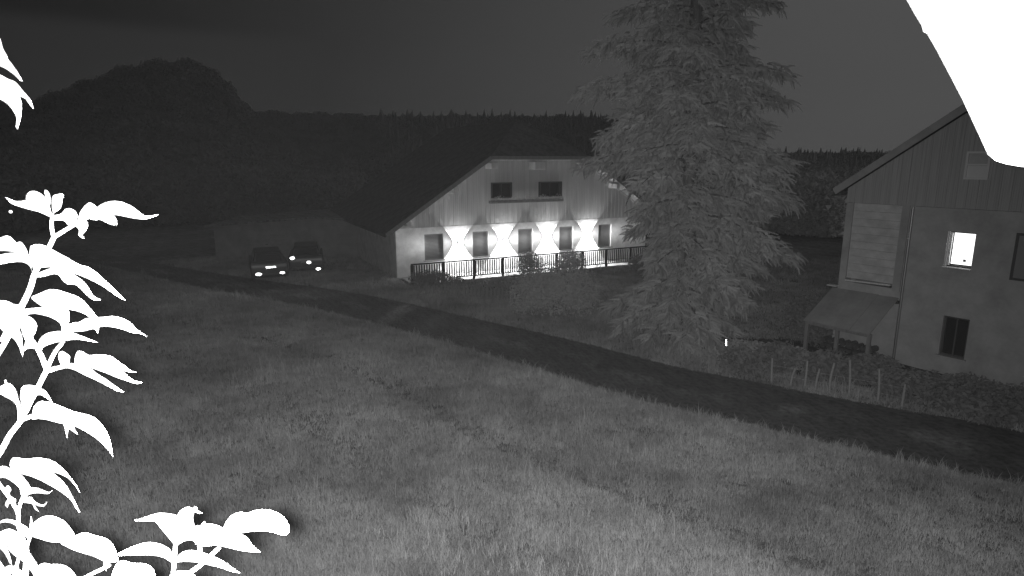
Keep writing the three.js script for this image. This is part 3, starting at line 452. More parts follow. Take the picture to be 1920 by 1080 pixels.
// ---------------------------------------------------------------- cars
function car(name, label, pos, turn, kind) {
  const c = thing(name, label, 'car', pos, turn, 'cars parked in front of the garage');   // +z is the rear
  const L = kind ? 4.3 : 4.05, Wd = 1.74, prof = new THREE.Shape();
  const z0 = -L / 2, z1 = L / 2;   // front to rear; x of the shape = z of the car
  prof.moveTo(z1 - 0.04, 0.3); prof.lineTo(z1, 0.42); prof.lineTo(z1, 0.72); prof.quadraticCurveTo(z1 - 0.01, 0.98, z1 - 0.12, 1.0);
  prof.lineTo(z0 + 1.2, 0.96); prof.quadraticCurveTo(z0 + 0.25, 0.86, z0 + 0.06, 0.7); prof.lineTo(z0, 0.5); prof.lineTo(z0 + 0.06, 0.28);
  prof.lineTo(z0 + 0.44, 0.26); prof.absarc(z0 + 0.8, 0.31, 0.36, Math.PI, 0, true); prof.lineTo(z1 - 1.12, 0.26); prof.absarc(z1 - 0.76, 0.31, 0.36, Math.PI, 0, true); prof.lineTo(z1 - 0.04, 0.3);
  const eb = new THREE.ExtrudeGeometry(prof, { depth: Wd - 0.12, bevelEnabled: true, bevelSize: 0.05, bevelThickness: 0.06, bevelSegments: 3, curveSegments: 10 });
  eb.rotateY(-Math.PI / 2); eb.translate((Wd - 0.12) / 2, 0, 0); part('body', metres(eb), M.paint, c);
  const cab = new THREE.Shape([[z1 - 0.1, 0.98], [z1 - 0.32, 1.36], [z1 - 0.6, 1.46], [z0 + 1.75, 1.45], [z0 + 1.45, 1.36], [z0 + 0.95, 0.95]].map(p => new THREE.Vector2(...p)));
  const ec = new THREE.ExtrudeGeometry(cab, { depth: Wd - 0.3, bevelEnabled: true, bevelSize: 0.03, bevelThickness: 0.05, bevelSegments: 2 }); ec.rotateY(-Math.PI / 2); ec.translate((Wd - 0.3) / 2, 0, 0);
  { const p = ec.attributes.position; for (let i = 0; i < p.count; i++) { const k = 1 - 0.22 * clamp((p.getY(i) - 0.98) / 0.5); p.setX(i, p.getX(i) * k); } }
  part('cabin', metres(ec), M.paint, c);
  const pane = (a, lab) => { const p = new THREE.BufferGeometry(); p.setAttribute('position', new THREE.Float32BufferAttribute([...a[0], ...a[1], ...a[2], ...a[0], ...a[2], ...a[3]], 3)); p.computeVertexNormals(); const m = part(lab, p, M.carGlass2 ??= (() => { const q = grey(0.02, { roughness: 0.08, side: THREE.DoubleSide }); return q; })(), c); };
  pane([[-0.62, 1.06, z1 - 0.085], [0.62, 1.06, z1 - 0.085], [0.54, 1.36, z1 - 0.265], [-0.54, 1.36, z1 - 0.265]], 'rear_window');
  for (const s of [-1, 1]) { const X = (y) => s * ((Wd - 0.2) / 2 * (1 - 0.22 * clamp((y - 0.98) / 0.5)) + 0.012); pane([[X(1.03), 1.03, z1 - 0.42], [X(1.03), 1.03, z0 + 1.25], [X(1.37), 1.37, z0 + 1.72], [X(1.37), 1.37, z1 - 0.62]], 'side_window'); }
  for (const [x, z] of [[-1, z0 + 0.8], [1, z0 + 0.8], [-1, z1 - 0.76], [1, z1 - 0.76]]) {
    const wg = new THREE.Group(); wg.name = 'wheel'; wg.position.set(x * (Wd / 2 - 0.1), 0.31, z); c.add(wg);
    const t = new THREE.TorusGeometry(0.235, 0.085, 10, 22); t.rotateY(Math.PI / 2); part('tyre', t, M.rubber, wg);
    const r = [new THREE.CylinderGeometry(0.17, 0.17, 0.05, 18)]; r[0].rotateZ(Math.PI / 2); r[0].translate(x * 0.05, 0, 0); part('rim', r, M.darkMetal, wg);
  }
  part('bumper', soft(Wd - 0.06, 0.2, 0.12, 0, 0.42, z1 + 0.03, 0.05), M.blackPlastic, c);
  const cam = V(EYE.x, EYE.y, EYE.z).sub(V(...pos)).applyAxisAngle(V(0, 1, 0), -turn).normalize();
  const lens = (n, w, h, p) => { // flat metal piece turned to the camera to imitate a retroreflector glint
    const g = n === 'number_plate' ? new RoundedBoxGeometry(w, h, 0.03, 2, 0.014) : new THREE.CylinderGeometry(w / 2, w / 2, 0.03, 20).rotateX(Math.PI / 2).scale(1, h / w, 1), o = part(n, g, M.reflector, c); o.position.set(...p); o.lookAt(0, 0, 0); const t = cam.clone(); o.quaternion.setFromUnitVectors(V(0, 0, 1), t); return o; };
  return { c, lens, z1, Wd };
}
{
  const place = (a, px) => { const P = a.c.position.clone(), y = a.c.rotation.y, X = V(Math.cos(y), 0, -Math.sin(y)), N2 = V(Math.sin(y), 0, Math.cos(y)), [u, h] = onWall(px[0], px[1], a.z1 + 0.12, P, X, N2); return [u, h, a.z1 + 0.12]; };
  const yaw = 0.42, p = onLevel(508, 527, 0), a = car('parked_car', 'dark hatchback seen from behind, left of the two cars, with a shining number plate', [p.x - 0.75, 0, p.z - 1.6], yaw, 0);
  a.lens('number_plate', 0.5, 0.115, place(a, [508, 501]));
  a.lens('rear_reflector', 0.3, 0.15, place(a, [485, 514.5])); a.lens('rear_reflector', 0.24, 0.14, place(a, [529.5, 511]));
  for (const s of [-1, 1]) part('tail_lamp', soft(0.16, 0.28, 0.06, s * 0.74, 0.86, a.z1 - 0.03, 0.03), M.blackPlastic, a.c);
  const yaw2 = 0.3, q = onLevel(574, 516, 0), b = car('parked_car', 'dark car parked to the right, three small bright reflectors on its rear', [q.x - 0.6, 0, q.z - 2.1], yaw2, 1);
  b.lens('tail_lamp', 0.25, 0.17, place(b, [548, 484])); b.lens('tail_lamp', 0.22, 0.17, place(b, [579, 492])); b.lens('rear_reflector', 0.25, 0.17, place(b, [597, 504]));
  part('number_plate', box(0.52, 0.11, 0.01, 0, 0.75, b.z1 + 0.06), grey(0.3), b.c);
  console.log('reflectors', place(a, [508, 501]), place(a, [485, 514.5]), place(b, [548, 484]), place(b, [579, 492]), place(b, [597, 504]));
}
// ---------------------------------------------------------------- the big conifer
{
  const B = V(5.5, 0.05, -19.6), H = 19.5;
  const t = thing('conifer_tree', 'tall broad conifer with drooping feathery branches between the two houses', 'tree', B.toArray());
  part('trunk', tube([[0, -0.3, 0], [0.05, 4, 0.05], [-0.05, 9, 0], [0.05, 14, 0.03], [0, H, 0]], 0.34, 0.03, 10, 24), M.bark, t);
  // one spray: a drooping twig with short needle tufts on both sides
  const spray = (len, n) => {
    const pos = [];
    for (let i = 0; i < n; i++) {
      const s = Math.pow(i / n, 0.9), x = s * len, y = -0.35 * len * s * s, w = (1 - s * 0.75) * len * 0.2;
      for (const side of [-1, 1]) { const l = w * rr(0.5, 1.2), dx = l * rr(0.1, 0.9), dz = side * l * rr(0.2, 1), dy = -l * rr(-0.5, 1.1), k = rr(0.007, 0.014); pos.push(x - k, y, 0, x + k, y + k * 0.6, 0, x + dx, y + dy, dz); pos.push(x + dx * 0.4, y + dy * 0.4 - k, dz * 0.4, x + dx * 0.4 + 0.01, y + dy * 0.4 + k, dz * 0.4, x + dx * 0.7 + l * 0.2, y + dy - l * 0.3, dz * 0.7); }
    }
    const g = new THREE.BufferGeometry(); g.setAttribute('position', new THREE.Float32BufferAttribute(pos, 3)); g.computeVertexNormals(); return g;
  };
  const gs = [spray(0.42, 70), spray(0.3, 54)], lists = [[], []], limbs = [], q = new THREE.Quaternion(), e = new THREE.Euler();
  const N = 230, reach = [[6.2, 3.08, 3.3], [6.9, 3.0, 2.9], [8.2, 3.1, 3.4], [9.2, 2.9, 3.3]];
  for (let i = 0; i < N + reach.length; i++) {
    const far = reach[i - N], f = far ? far[0] / H : Math.pow(i / N, 1.1), y = far ? far[0] : 0.85 + f * (H - 1.25), az = far ? far[1] : i * 2.39996 + rr(-0.4, 0.4);
    const R = far ? far[2] : (y < 4 ? 1.6 + y * 0.48 : 3.75 - (y - 4) * 0.165) * rr(0.6, 1.16) * (0.9 + 0.2 * fbm(Math.cos(az) * 1.5, y * 0.35, Math.sin(az) * 1.5) * 2) * (Math.cos(az) < -0.2 && y > 1.9 && y < 5.6 ? 0.54 : 0.93), up = 0.12 + 0.3 * f;
    const pt = (s) => V(Math.cos(az) * R * s, y + R * (up * s - (0.42 - 0.25 * f) * s * s), Math.sin(az) * R * s);
    limbs.push(tube([pt(0), pt(0.35), pt(0.7), pt(1)], 0.05 * (1 - f * 0.6), 0.008, 5, 8));
    const n = Math.ceil(R * 80);
    for (let k = 0; k < n; k++) {
      const s = 0.14 + 0.86 * Math.pow((k + rnd()) / n, 0.75), p = pt(s), spread = (1 - Math.abs(s - 0.45)) * 0.6 * R * 0.3;
      p.x += rr(-1, 1) * spread; p.y += rr(-0.8, 0.35) * spread; p.z += rr(-1, 1) * spread;
      e.set(rr(-0.7, 0.7), -az + rr(-1.5, 1.5), rr(-0.9, 0.35), 'YXZ'); q.setFromEuler(e); const sc = rr(0.7, 1.25) * (1 - 0.35 * f);
      lists[rnd() < 0.6 ? 0 : 1].push(new THREE.Matrix4().compose(p, q, V(sc, sc, sc)));
    }
  }
  part('limbs', limbs, M.bark, t).userData.kind = 'stuff';
  gs.forEach((g, k) => { const im = new THREE.InstancedMesh(g, leafMat(0.35, { roughness: 0.9 }), lists[k].length), c = new THREE.Color(); im.name = 'crown'; im.userData.kind = 'stuff'; lists[k].forEach((m, i) => { im.setMatrixAt(i, m); const v = rr(0.75, 1.15); im.setColorAt(i, c.setRGB(v, v, v)); }); im.castShadow = im.receiveShadow = true; t.add(im); });
}
// ---------------------------------------------------------------- shrubs and garden plants
function shrub(name, label, pos, [rx_, ry, rz], n, leaf, tone, o = {}) {
  const s = thing(name, label, o.category ?? 'shrub', pos, 0, o.group), P = [];
  for (let i = 0; i < n; i++) {
    const u = rr(-0.75, 1), a = rr(0, 6.283), k = Math.pow(rnd(), 0.4), c = Math.sqrt(1 - Math.min(1, u * u)), lump = 1 + 0.5 * fbm(Math.cos(a) * 1.4 + pos[0], u * 1.8, Math.sin(a) * 1.4, 3);
    const x = Math.cos(a) * c * rx_ * k * lump, y = ry * (0.9 + u * k * lump), z = Math.sin(a) * c * rz * k * lump;
    const d = V(rr(-1, 1), rr(-0.8, 0.6), rr(-1, 1)).normalize(), w = V(rr(-1, 1), rr(-1, 1), rr(-1, 1)).cross(d).normalize().multiplyScalar(leaf * 0.24), l = leaf * rr(0.7, 1.2), yy = Math.max(0.02, y);
    const m = V(x, yy, z).addScaledVector(d, l * 0.45), tip = V(x, yy, z).addScaledVector(d, l); tip.y = Math.max(0.02, tip.y - l * 0.2);
    P.push(x, yy, z, m.x + w.x, m.y + w.y, m.z + w.z, tip.x, tip.y, tip.z, x, yy, z, tip.x, tip.y, tip.z, m.x - w.x, m.y - w.y, m.z - w.z);
  }
  const g = new THREE.BufferGeometry(); g.setAttribute('position', new THREE.Float32BufferAttribute(P, 3)); g.computeVertexNormals();
  const st = []; for (let i = 0; i < 7; i++) { const a = rr(0, 6.28), r = rr(0.3, 0.75); st.push(tube([[rr(-0.08, 0.08), -0.1, rr(-0.08, 0.08)], [Math.cos(a) * rx_ * r * 0.4, ry * 0.6, Math.sin(a) * rz * r * 0.4], [Math.cos(a) * rx_ * r, ry * 1.35, Math.sin(a) * rz * r]], 0.022, 0.006, 5)); }
  part('stems', st, M.bark, s); part('foliage', g, leafMat(tone), s); return s;
}
const houseAt = (u, y, off) => { const p = HP.clone().addScaledVector(hx, u).addScaledVector(hn, off); return [p.x, y, p.z]; };
shrub('shrub', 'dark rounded bush at the left end of the terrace railing', houseAt(0.9, -0.05, 2.5), [1.05, 0.52, 0.7], 2600, 0.11, 0.16);
shrub('shrub', 'small dark bush beside the left railing post, right of the rounded bush', houseAt(2.1, -0.1, 2.6), [0.5, 0.36, 0.4], 900, 0.1, 0.18);
shrub('climbing_plant', 'leafy climber over the railing below the third window', houseAt(6.3, 0.0, 2.35), [0.7, 0.8, 0.35], 2200, 0.1, 0.36, { category: 'plant' });
shrub('climbing_plant', 'leafy climber over the railing between the fourth and fifth windows', houseAt(8.8, 0.0, 2.4), [0.85, 0.72, 0.35], 2300, 0.1, 0.36, { category: 'plant' });
shrub('shrub', 'large grey-leaved bush on the bank below the middle of the terrace', (() => { const p = onLevel(1045, 610, 0.05); return [p.x, 0.05, p.z - 1.2]; })(), [1.8, 1.12, 1.2], 8500, 0.11, 0.36);
shrub('shrub', 'lower loose bush to the right of the large bank bush', (() => { const p = onLevel(1165, 598, 0.05); return [p.x, 0.05, p.z - 2.2]; })(), [1.2, 0.5, 0.8], 2600, 0.12, 0.28);
shrub('shrub', 'dark bush under the right end of the terrace behind the conifer', houseAt(13.2, -0.1, 3.2), [1.1, 0.6, 0.8], 2400, 0.12, 0.22);
shrub('hedge', 'dark unclipped hedge between the conifer and the lean-to', (() => { const p = onLevel(1535, 655, 0); return [p.x, 0, p.z - 0.6]; })(), [0.85, 0.85, 0.9], 4200, 0.13, 0.16, { category: 'hedge' });
shrub('shrub', 'weedy clump of tall leaves at the foot of the conifer behind the fence', (() => { const p = onLevel(1400, 690, 0.05); return [p.x, 0.05, p.z - 0.5]; })(), [0.9, 0.36, 0.5], 2400, 0.14, 0.27);
shrub('shrub', 'leafy plant leaning on the stake fence below the lean-to', (() => { const p = onLevel(1500, 705, 0.05); return [p.x, 0.05, p.z - 0.6]; })(), [0.8, 0.34, 0.5], 1900, 0.13, 0.22);
[[1640, 705, 0.62, 0.33, 'leafy plant under the front beam of the lean-to'], [1725, 735, 0.8, 0.3, 'low dark plant in the bed right of the downpipe'], [1815, 745, 0.85, 0.3, 'low dark plant in the bed under the lower window'], [1900, 770, 0.8, 0.32, 'low dark plant at the right edge of the bed by the lane']].forEach(([x, y, r, h, l]) => shrub('garden_plant', l, (() => { const p = onLevel(x, y, 0.05); return [p.x, 0.04, p.z]; })(), [r, h, r * 0.8], 1900, 0.12, 0.17, { category: 'garden plant' }));
[[1385, 700, 0.5, 0.42, 'tall dark weeds just right of the marker stake'], [1450, 698, 0.6, 0.5, 'dark upright weeds behind the first fence stakes'], [1545, 716, 0.55, 0.5, 'dark upright weeds behind the middle fence stakes'], [1600, 722, 0.5, 0.45, 'dark weeds beside the tallest fence stake'], [1675, 745, 0.5, 0.4, 'dark weeds between the last fence stake and the downpipe'], [1770, 765, 0.6, 0.34, 'dark weeds in front of the low plants, left of the lower window'], [1865, 790, 0.6, 0.3, 'dark weeds near the verge below the right house corner']].forEach(([x, y, r, h, l]) => shrub('garden_plant', l, (() => { const p = onLevel(x, y, 0.05); return [p.x, 0.03, p.z]; })(), [r, h, r * 0.7], 1500, 0.16, 0.15, { category: 'garden plant' }));
// ---------------------------------------------------------------- stake fence, paling fence, rocks, marker stake
{
  const px = [[1447, 716, 0.7], [1482, 722, 0.5], [1508, 726, 0.75], [1528, 730, 0.6], [1556, 735, 0.8], [1592, 742, 1.0], [1646, 752, 0.85], [1690, 762, 0.6]], P = px.map(([x, y]) => onLevel(x, y, 0.05)), o = P[0];
  const f = thing('stake_fence', 'uneven old fence of thin wooden stakes along the lane verge', 'fence', [o.x, 0.03, o.z]);
  P.forEach((p, i) => part('stake', tube([[p.x - o.x, -0.15, p.z - o.z], [p.x - o.x + rr(-0.03, 0.03), px[i][2] * 0.5, p.z - o.z], [p.x - o.x + rr(-0.13, 0.13), px[i][2], p.z - o.z + rr(-0.05, 0.05)]], 0.036, 0.028, 7), M.stakeWood ??= textured(0.36, tWood, [8, 0.6], { bump: 0.004 }), f));
  part('wire', [0.25, 0.5].map(h => tube(P.map(p => [p.x - o.x, h, p.z - o.z + 0.04]), 0.004, 0.004, 4, 40)), M.metal, f);
  const a = onLevel(800, 556, 0.02), b = onLevel(958, 566, 0.02), g = thing('paling_fence', 'short weathered paling fence on the slope below the terrace', 'fence', [a.x, 0, a.z]), n = 22;
  for (let i = 0; i <= n; i++) { const t = i / n, h = 0.62 + rr(-0.07, 0.07), s = new THREE.Shape([[-0.045, 0], [0.045, 0], [0.045, h - 0.05], [0, h], [-0.045, h - 0.05]].map(p => new THREE.Vector2(...p))), e = new THREE.ExtrudeGeometry(s, { depth: 0.02, bevelEnabled: false }); e.rotateZ(rr(-0.04, 0.04)); e.rotateY(-Math.atan2(b.z - a.z, b.x - a.x)); e.translate((b.x - a.x) * t, 0, (b.z - a.z) * t); part('paling', metres(e), M.oldWood, g); }
  part('rail', [0.18, 0.46].map(h => tube([[0, h, -0.03], [(b.x - a.x) / 2, h, (b.z - a.z) / 2 - 0.03], [b.x - a.x, h, b.z - a.z - 0.03]], 0.025, 0.025, 6)), M.oldWood, g);
  const label = ['flat pale rock at the left of the rock row by the bank', 'grey rock second from left in the row by the bank', 'larger pale rock in the middle of the row by the bank', 'low rock fourth from left in the row by the bank', 'rightmost flat rock of the row by the bank'];
  [[1138, 607, 0.22], [1160, 606, 0.16], [1187, 605, 0.24], [1208, 604, 0.15], [1228, 604, 0.26]].forEach(([x, y, r], i) => {
    const p = onLevel(x, y, 0.1), ge = new THREE.IcosahedronGeometry(r, 2), q = ge.attributes.position;
    for (let k = 0; k < q.count; k++) { const s = 1 + 0.5 * fbm(q.getX(k) * 5 + i * 3, q.getY(k) * 5, q.getZ(k) * 5); q.setXYZ(k, q.getX(k) * s * 1.4, q.getY(k) * s * 0.6, q.getZ(k) * s); }
    const o2 = part(numbered('rock'), metres(ge), M.concrete, scene); o2.position.set(p.x, 0.1, p.z); o2.userData = { label: label[i], category: 'rock', group: 'rocks by the bank' };
  });
  const s = onLevel(1350, 684, 0.08), m = thing('marker_stake', 'thin leaning marker stake with a shining reflector beside the lane', 'marker', [s.x, 0.05, s.z]);
  part('pole', tube([[0, -0.1, 0], [0.06, 0.35, 0], [0.12, 0.72, 0]], 0.014, 0.012, 6), M.oldWood, m);
  const rf = part('reflector', new RoundedBoxGeometry(0.055, 0.2, 0.025, 2, 0.012), M.reflector, m); rf.position.set(0.125, 0.72, 0.02); rf.quaternion.setFromUnitVectors(V(0, 0, 1), EYE.clone().sub(V(s.x + 0.1, 0.7, s.z)).normalize());
  const st = part(numbered('garden_stone'), (() => { const e = new THREE.IcosahedronGeometry(0.09, 1); e.scale(1.5, 0.5, 1); return metres(e); })(), M.whiteWood, scene); const sp = onLevel(1712, 730, 0.1); st.position.set(sp.x, 0.42, sp.z); st.userData = { label: 'small pale stone lying among the dark plants below the grey house', category: 'stone' };
  const fp = houseAt(2.55, -0.05, 2.75), pot = thing('flower_pot', 'small white round pot standing below the left part of the railing', 'pot', fp);
  part('bowl', new THREE.LatheGeometry([[0.0, 0], [0.09, 0.0], [0.15, 0.1], [0.155, 0.2], [0.13, 0.2], [0.12, 0.12], [0, 0.1]].map(p => new THREE.Vector2(...p)), 18), M.whiteWood, pot);
  part('soil', new THREE.CylinderGeometry(0.125, 0.125, 0.01, 16).translate(0, 0.17, 0), M.stone, pot);
  // bright dot far up the valley; pole and lamp are made up for it
  const lp = at(20, 397, 45), lamp = thing('bright_dot', 'tiny bright dot far off at the left edge, built as an added globe lamp', 'lamp', [lp.x, groundHeight(lp.x, lp.z), lp.z]), hgt = lp.y - groundHeight(lp.x, lp.z);
  console.log('street lamp height', hgt);
  part('pole', tube([[0, -0.3, 0], [0, hgt / 2, 0], [0, hgt - 0.2, 0]], 0.05, 0.04, 8), M.darkMetal, lamp);
  const gm = grey(0.8); gm.emissive.setRGB(1, 1, 1); gm.emissiveIntensity = 2.2; const gl = new THREE.SphereGeometry(0.11, 14, 10); gl.translate(0, hgt, 0); part('globe', gl, gm, lamp);
  const pl = new THREE.PointLight(0xffffff, 1.5, 0, 2); pl.position.set(0, hgt, 0); pl.castShadow = true; pl.shadow.radius = 5; lamp.add(pl);
}
// ---------------------------------------------------------------- white eave boards close to the lens, upper right
{
  const e = thing('eave', 'overexposed white wooden eave boards hanging into the upper right corner', 'eave', at(1850, 150, 1.1).toArray()), O = e.position.clone();
  const Nn = V(-0.25, -0.35, 1).normalize(), ux = V(0, 1, 0).cross(Nn).normalize(), uy = Nn.clone().cross(ux);
  const q = (px, py) => { const r = ray(px, py), t = O.clone().sub(EYE).dot(Nn) / r.dot(Nn), p = r.multiplyScalar(t).add(EYE).sub(O); return new THREE.Vector2(p.dot(ux), p.dot(uy)); };
  const board = (pts, z, name = 'board') => { const g = new THREE.ExtrudeGeometry(new THREE.Shape(pts.map(p => q(...p))), { depth: 0.02, bevelEnabled: true, bevelSize: 0.0012, bevelThickness: 0.002, bevelSegments: 2 }); const m = new THREE.Matrix4().makeBasis(ux, uy, Nn); g.translate(0, 0, -z); g.applyMatrix4(m); part(name, metres(g), M.whiteWood, e); };
  board([[1650, -110], [1708, 1], [1726, 33], [1737, 51], [1740, 62], [1800, 62], [1790, -110]], 0.022);
  board([[1742, 63], [1747, 67], [1766, 100], [1790, 146], [1812, 188], [1862, 170], [1800, 62]], 0.02);
  board([[1813, 189], [1830, 226], [1848, 265], [1862, 296], [1868, 301], [1884, 306], [1905, 310], [1945, 316], [1945, 250], [1863, 171]], 0.021);
  board([[1791, -110], [1801, 61], [1863, 169], [1945, 248], [1980, 100], [1960, -110]], 0.0);
  board([[1946, 317], [2040, 328], [2060, -110], [1962, -110], [1982, 100], [1947, 250]], 0.003);
}
// ---------------------------------------------------------------- the shrub in front of the lens
{
  const px = (x, y, d) => at(x, y, d);
  const root = V(-1.15, 0.55, -0.75), s = thing('leafy_shrub', 'overexposed tall leafy shrub reaching into the left edge, long drooping leaves', 'shrub', [root.x, groundHeight(root.x, root.z), root.z]);
  const O = s.position.clone(), mat = leafMat(0.55, { roughness: 0.7, bumpMap: rep(tBark, [3, 3]), bumpScale: 0.0006 });
  const stemM = textured(0.5, tBark, [10, 2], { bump: 0.0006 });
  const stem = (pts, w0, w1 = w0) => { // [x, y, depth] in photo pixels, widths in photo pixels
    const P = pts.map(p => px(...p).sub(O)), k = pts[0][2] / FOCAL / 2; part('stem', tube(P, w0 * k, w1 * k, 8, P.length * 5), stemM, s); };
  const curve = (pts) => new THREE.CatmullRomCurve3(pts.map(([x, y]) => V(x, y, 0)), false, 'centripetal');
  let count = 0;
  const leaf = (A, B, d0, d1 = d0, fold = 0.02) => { // the two edges from base to tip, depth at base and tip
    const a = curve(A), b = curve(B), n = 16, m = 6, pos = [], uv = [], idx = [], ph = count++ * 1.7;
    for (let i = 0; i <= n; i++) {
      const t = i / n, p = a.getPoint(t), r = b.getPoint(t);
      for (let j = 0; j <= m; j++) {
        const w = j / m, e = Math.abs(w - 0.46) * 2, x = p.x + (r.x - p.x) * w, y = p.y + (r.y - p.y) * w;
        const d = d0 + (d1 - d0) * t - 0.03 * Math.sin(t * Math.PI) + fold * e * e * Math.sin(Math.min(1, t * 1.2) * Math.PI) + 0.0035 * Math.sin(t * 14 + ph) * e;
        const q = px(x, y, d).sub(O); pos.push(q.x, q.y, q.z); uv.push(w, t * 3);
      }
    }
    for (let i = 0; i < n; i++) for (let j = 0; j < m; j++) { const k = i * (m + 1) + j; idx.push(k, k + 1, k + m + 1, k + 1, k + m + 2, k + m + 1); }
    const g = new THREE.BufferGeometry(); g.setAttribute('position', new THREE.Float32BufferAttribute(pos, 3)); g.setAttribute('uv', new THREE.Float32BufferAttribute(uv, 2)); g.setIndex(idx); g.computeVertexNormals();
    part('leaf', g, mat, s);
  };
  // trunk and boughs outside the frame
  const T = (x, y, d) => px(x, y, d).sub(O);
  part('trunk', tube([[0, -0.2, 0], [0.03, 2, 0.02], T(-320, 1500, 0.8), T(-260, 900, 0.82), T(-230, 500, 0.84), T(-200, 100, 0.86)], 0.035, 0.008, 9, 40), M.bark, s);
  stem([[-250, 800, 0.82], [-120, 740, 0.8], [-40, 712, 0.79], [-4, 664, 0.78], [18, 628, 0.77]], 12, 8);
  stem([[-280, 1150, 0.8], [-150, 1000, 0.8], [-5, 856, 0.78], [18, 816, 0.77], [40, 787, 0.76], [56, 755, 0.76], [72, 725, 0.76], [88, 693, 0.76]], 13, 8);
  stem([[88, 693, 0.76], [76, 664, 0.77], [62, 640, 0.78]], 9, 7);
  stem([[88, 690, 0.76], [104, 659, 0.77], [118, 640, 0.77], [123, 612, 0.77]], 7, 6);
  stem([[88, 695, 0.76], [122, 687, 0.75], [140, 686, 0.74]], 9, 5);
  stem([[5, 640, 0.78], [26, 600, 0.79], [44, 568, 0.8], [57, 540, 0.8], [64, 516, 0.8], [76, 492, 0.81], [92, 464, 0.82], [101, 445, 0.82]], 11, 8);
  stem([[101, 446, 0.82], [97, 425, 0.82], [98, 402, 0.83]], 7, 5);
  stem([[101, 445, 0.82], [120, 433, 0.82], [142, 420, 0.82]], 8, 6); stem([[142, 420, 0.82], [165, 408, 0.82]], 9, 5);
  stem([[40, 787, 0.76], [70, 778, 0.75], [100, 777, 0.74]], 9, 5); stem([[38, 788, 0.76], [36, 765, 0.76], [30, 745, 0.77]], 7, 5); stem([[40, 785, 0.76], [50, 762, 0.77], [62, 742, 0.77]], 7, 5);
  stem([[10, 1200, 0.74], [45, 1100, 0.74], [50, 1030, 0.74], [42, 1008, 0.74], [35, 985, 0.74], [34, 962, 0.74], [24, 943, 0.74], [8, 920, 0.75], [-6, 900, 0.76]], 9, 5); stem([[34, 962, 0.74], [39, 942, 0.74], [44, 930, 0.74]], 6, 5);
  stem([[-120, 1180, 0.78], [-20, 1045, 0.76], [8, 1072, 0.75], [24, 1092, 0.75]], 8, 8); stem([[20, 1120, 0.74], [29, 1070, 0.74], [36, 1045, 0.74], [45, 1020, 0.74]], 6, 5);
  stem([[300, 1330, 0.68], [318, 1150, 0.68], [326, 1062, 0.68], [329, 1022, 0.68]], 11, 7); stem([[300, 1180, 0.68], [345, 1086, 0.68], [380, 1056, 0.68], [412, 1026, 0.69]], 12, 7); stem([[374, 1050, 0.68], [375, 1030, 0.68], [372, 1015, 0.68]], 8, 6);
  stem([[-200, 1400, 0.78], [60, 1450, 0.72], [300, 1330, 0.68]], 16, 11); stem([[60, 1280, 0.74], [140, 1100, 0.73], [205, 1060, 0.72]], 10, 6); stem([[45, 1080, 0.74], [52, 1020, 0.74], [60, 1000, 0.74]], 6, 5);
  stem([[-200, 100, 0.86], [-60, 110, 0.84], [-30, 120, 0.83]], 10, 5);
  const D = (A, B, d0, d1, f) => leaf(A, B, d0, d1, f);
  D([[-40, 60], [0, 95], [18, 114], [30, 130], [40, 147], [43, 153]], [[-40, 110], [0, 124], [14, 131], [28, 142], [38, 151], [43, 153]], 0.84, 0.8);
  D([[-30, 40], [0, 72], [6, 90], [14, 106], [16, 112]], [[-30, 90], [-5, 98], [5, 104], [12, 110], [16, 112]], 0.86, 0.85);
  D([[-50, 120], [0, 140], [15, 148], [28, 153], [40, 166], [52, 180], [58, 188], [63, 205]], [[-50, 170], [0, 170], [20, 178], [38, 181], [48, 186], [55, 195], [63, 205]], 0.82, 0.76);
  D([[-50, 150], [0, 165], [25, 172], [37, 182], [41, 195], [39, 220], [33, 243]], [[-50, 165], [0, 186], [15, 196], [26, 210], [31, 222], [30, 238], [33, 243]], 0.84, 0.8);
  D([[97, 408], [85, 385], [65, 374], [45, 376], [30, 377], [18, 373], [9, 369]], [[97, 408], [90, 405], [75, 398], [55, 393], [35, 387], [20, 380], [9, 369]], 0.83, 0.75);
  D([[98, 405], [88, 375], [75, 362], [63, 358], [53, 361], [49, 368], [48, 376]], [[98, 405], [90, 395], [80, 388], [70, 382], [60, 378], [52, 376], [48, 376]], 0.84, 0.92);
  D([[93, 390], [95, 370], [92, 362], [88, 357], [84, 356]], [[93, 390], [88, 375], [85, 368], [83, 362], [84, 356]], 0.84, 0.85);
  D([[100, 400], [97, 380], [100, 367], [108, 364], [116, 363], [120, 366]], [[100, 400], [112, 392], [117, 380], [117, 373], [119, 370], [120, 366]], 0.83, 0.8);
  D([[100, 404], [114, 401], [123, 392], [132, 391], [142, 397], [145, 405], [143, 414]], [[101, 413], [112, 413], [122, 415], [128, 422], [135, 420], [140, 417], [143, 414]], 0.83, 0.8);
  D([[142, 418], [155, 410], [163, 415], [165, 424], [160, 434], [155, 440], [158, 447]], [[142, 424], [146, 428], [148, 433], [147, 440], [152, 445], [158, 447]], 0.82, 0.77);
  D([[146, 412], [151, 397], [158, 387], [168, 380], [177, 384], [184, 392], [195, 405]], [[146, 412], [155, 412], [165, 410], [175, 412], [185, 412], [195, 405]], 0.84, 0.9);
  D([[165, 408], [182, 389], [197, 380], [217, 377], [235, 381], [252, 390], [264, 400], [273, 405], [297, 402]], [[165, 408], [185, 404], [212, 402], [235, 406], [255, 410], [268, 411], [277, 410], [297, 403]], 0.82, 0.72);
  D([[160, 410], [185, 402], [205, 401], [214, 405], [219, 413], [220, 422]], [[160, 412], [175, 409], [190, 413], [203, 419], [213, 422], [220, 422]], 0.82, 0.86);
  D([[60, 505], [45, 470], [30, 454], [15, 442], [0, 446], [-25, 455]], [[60, 505], [45, 480], [25, 472], [10, 470], [0, 470], [-25, 465]], 0.8, 0.86);
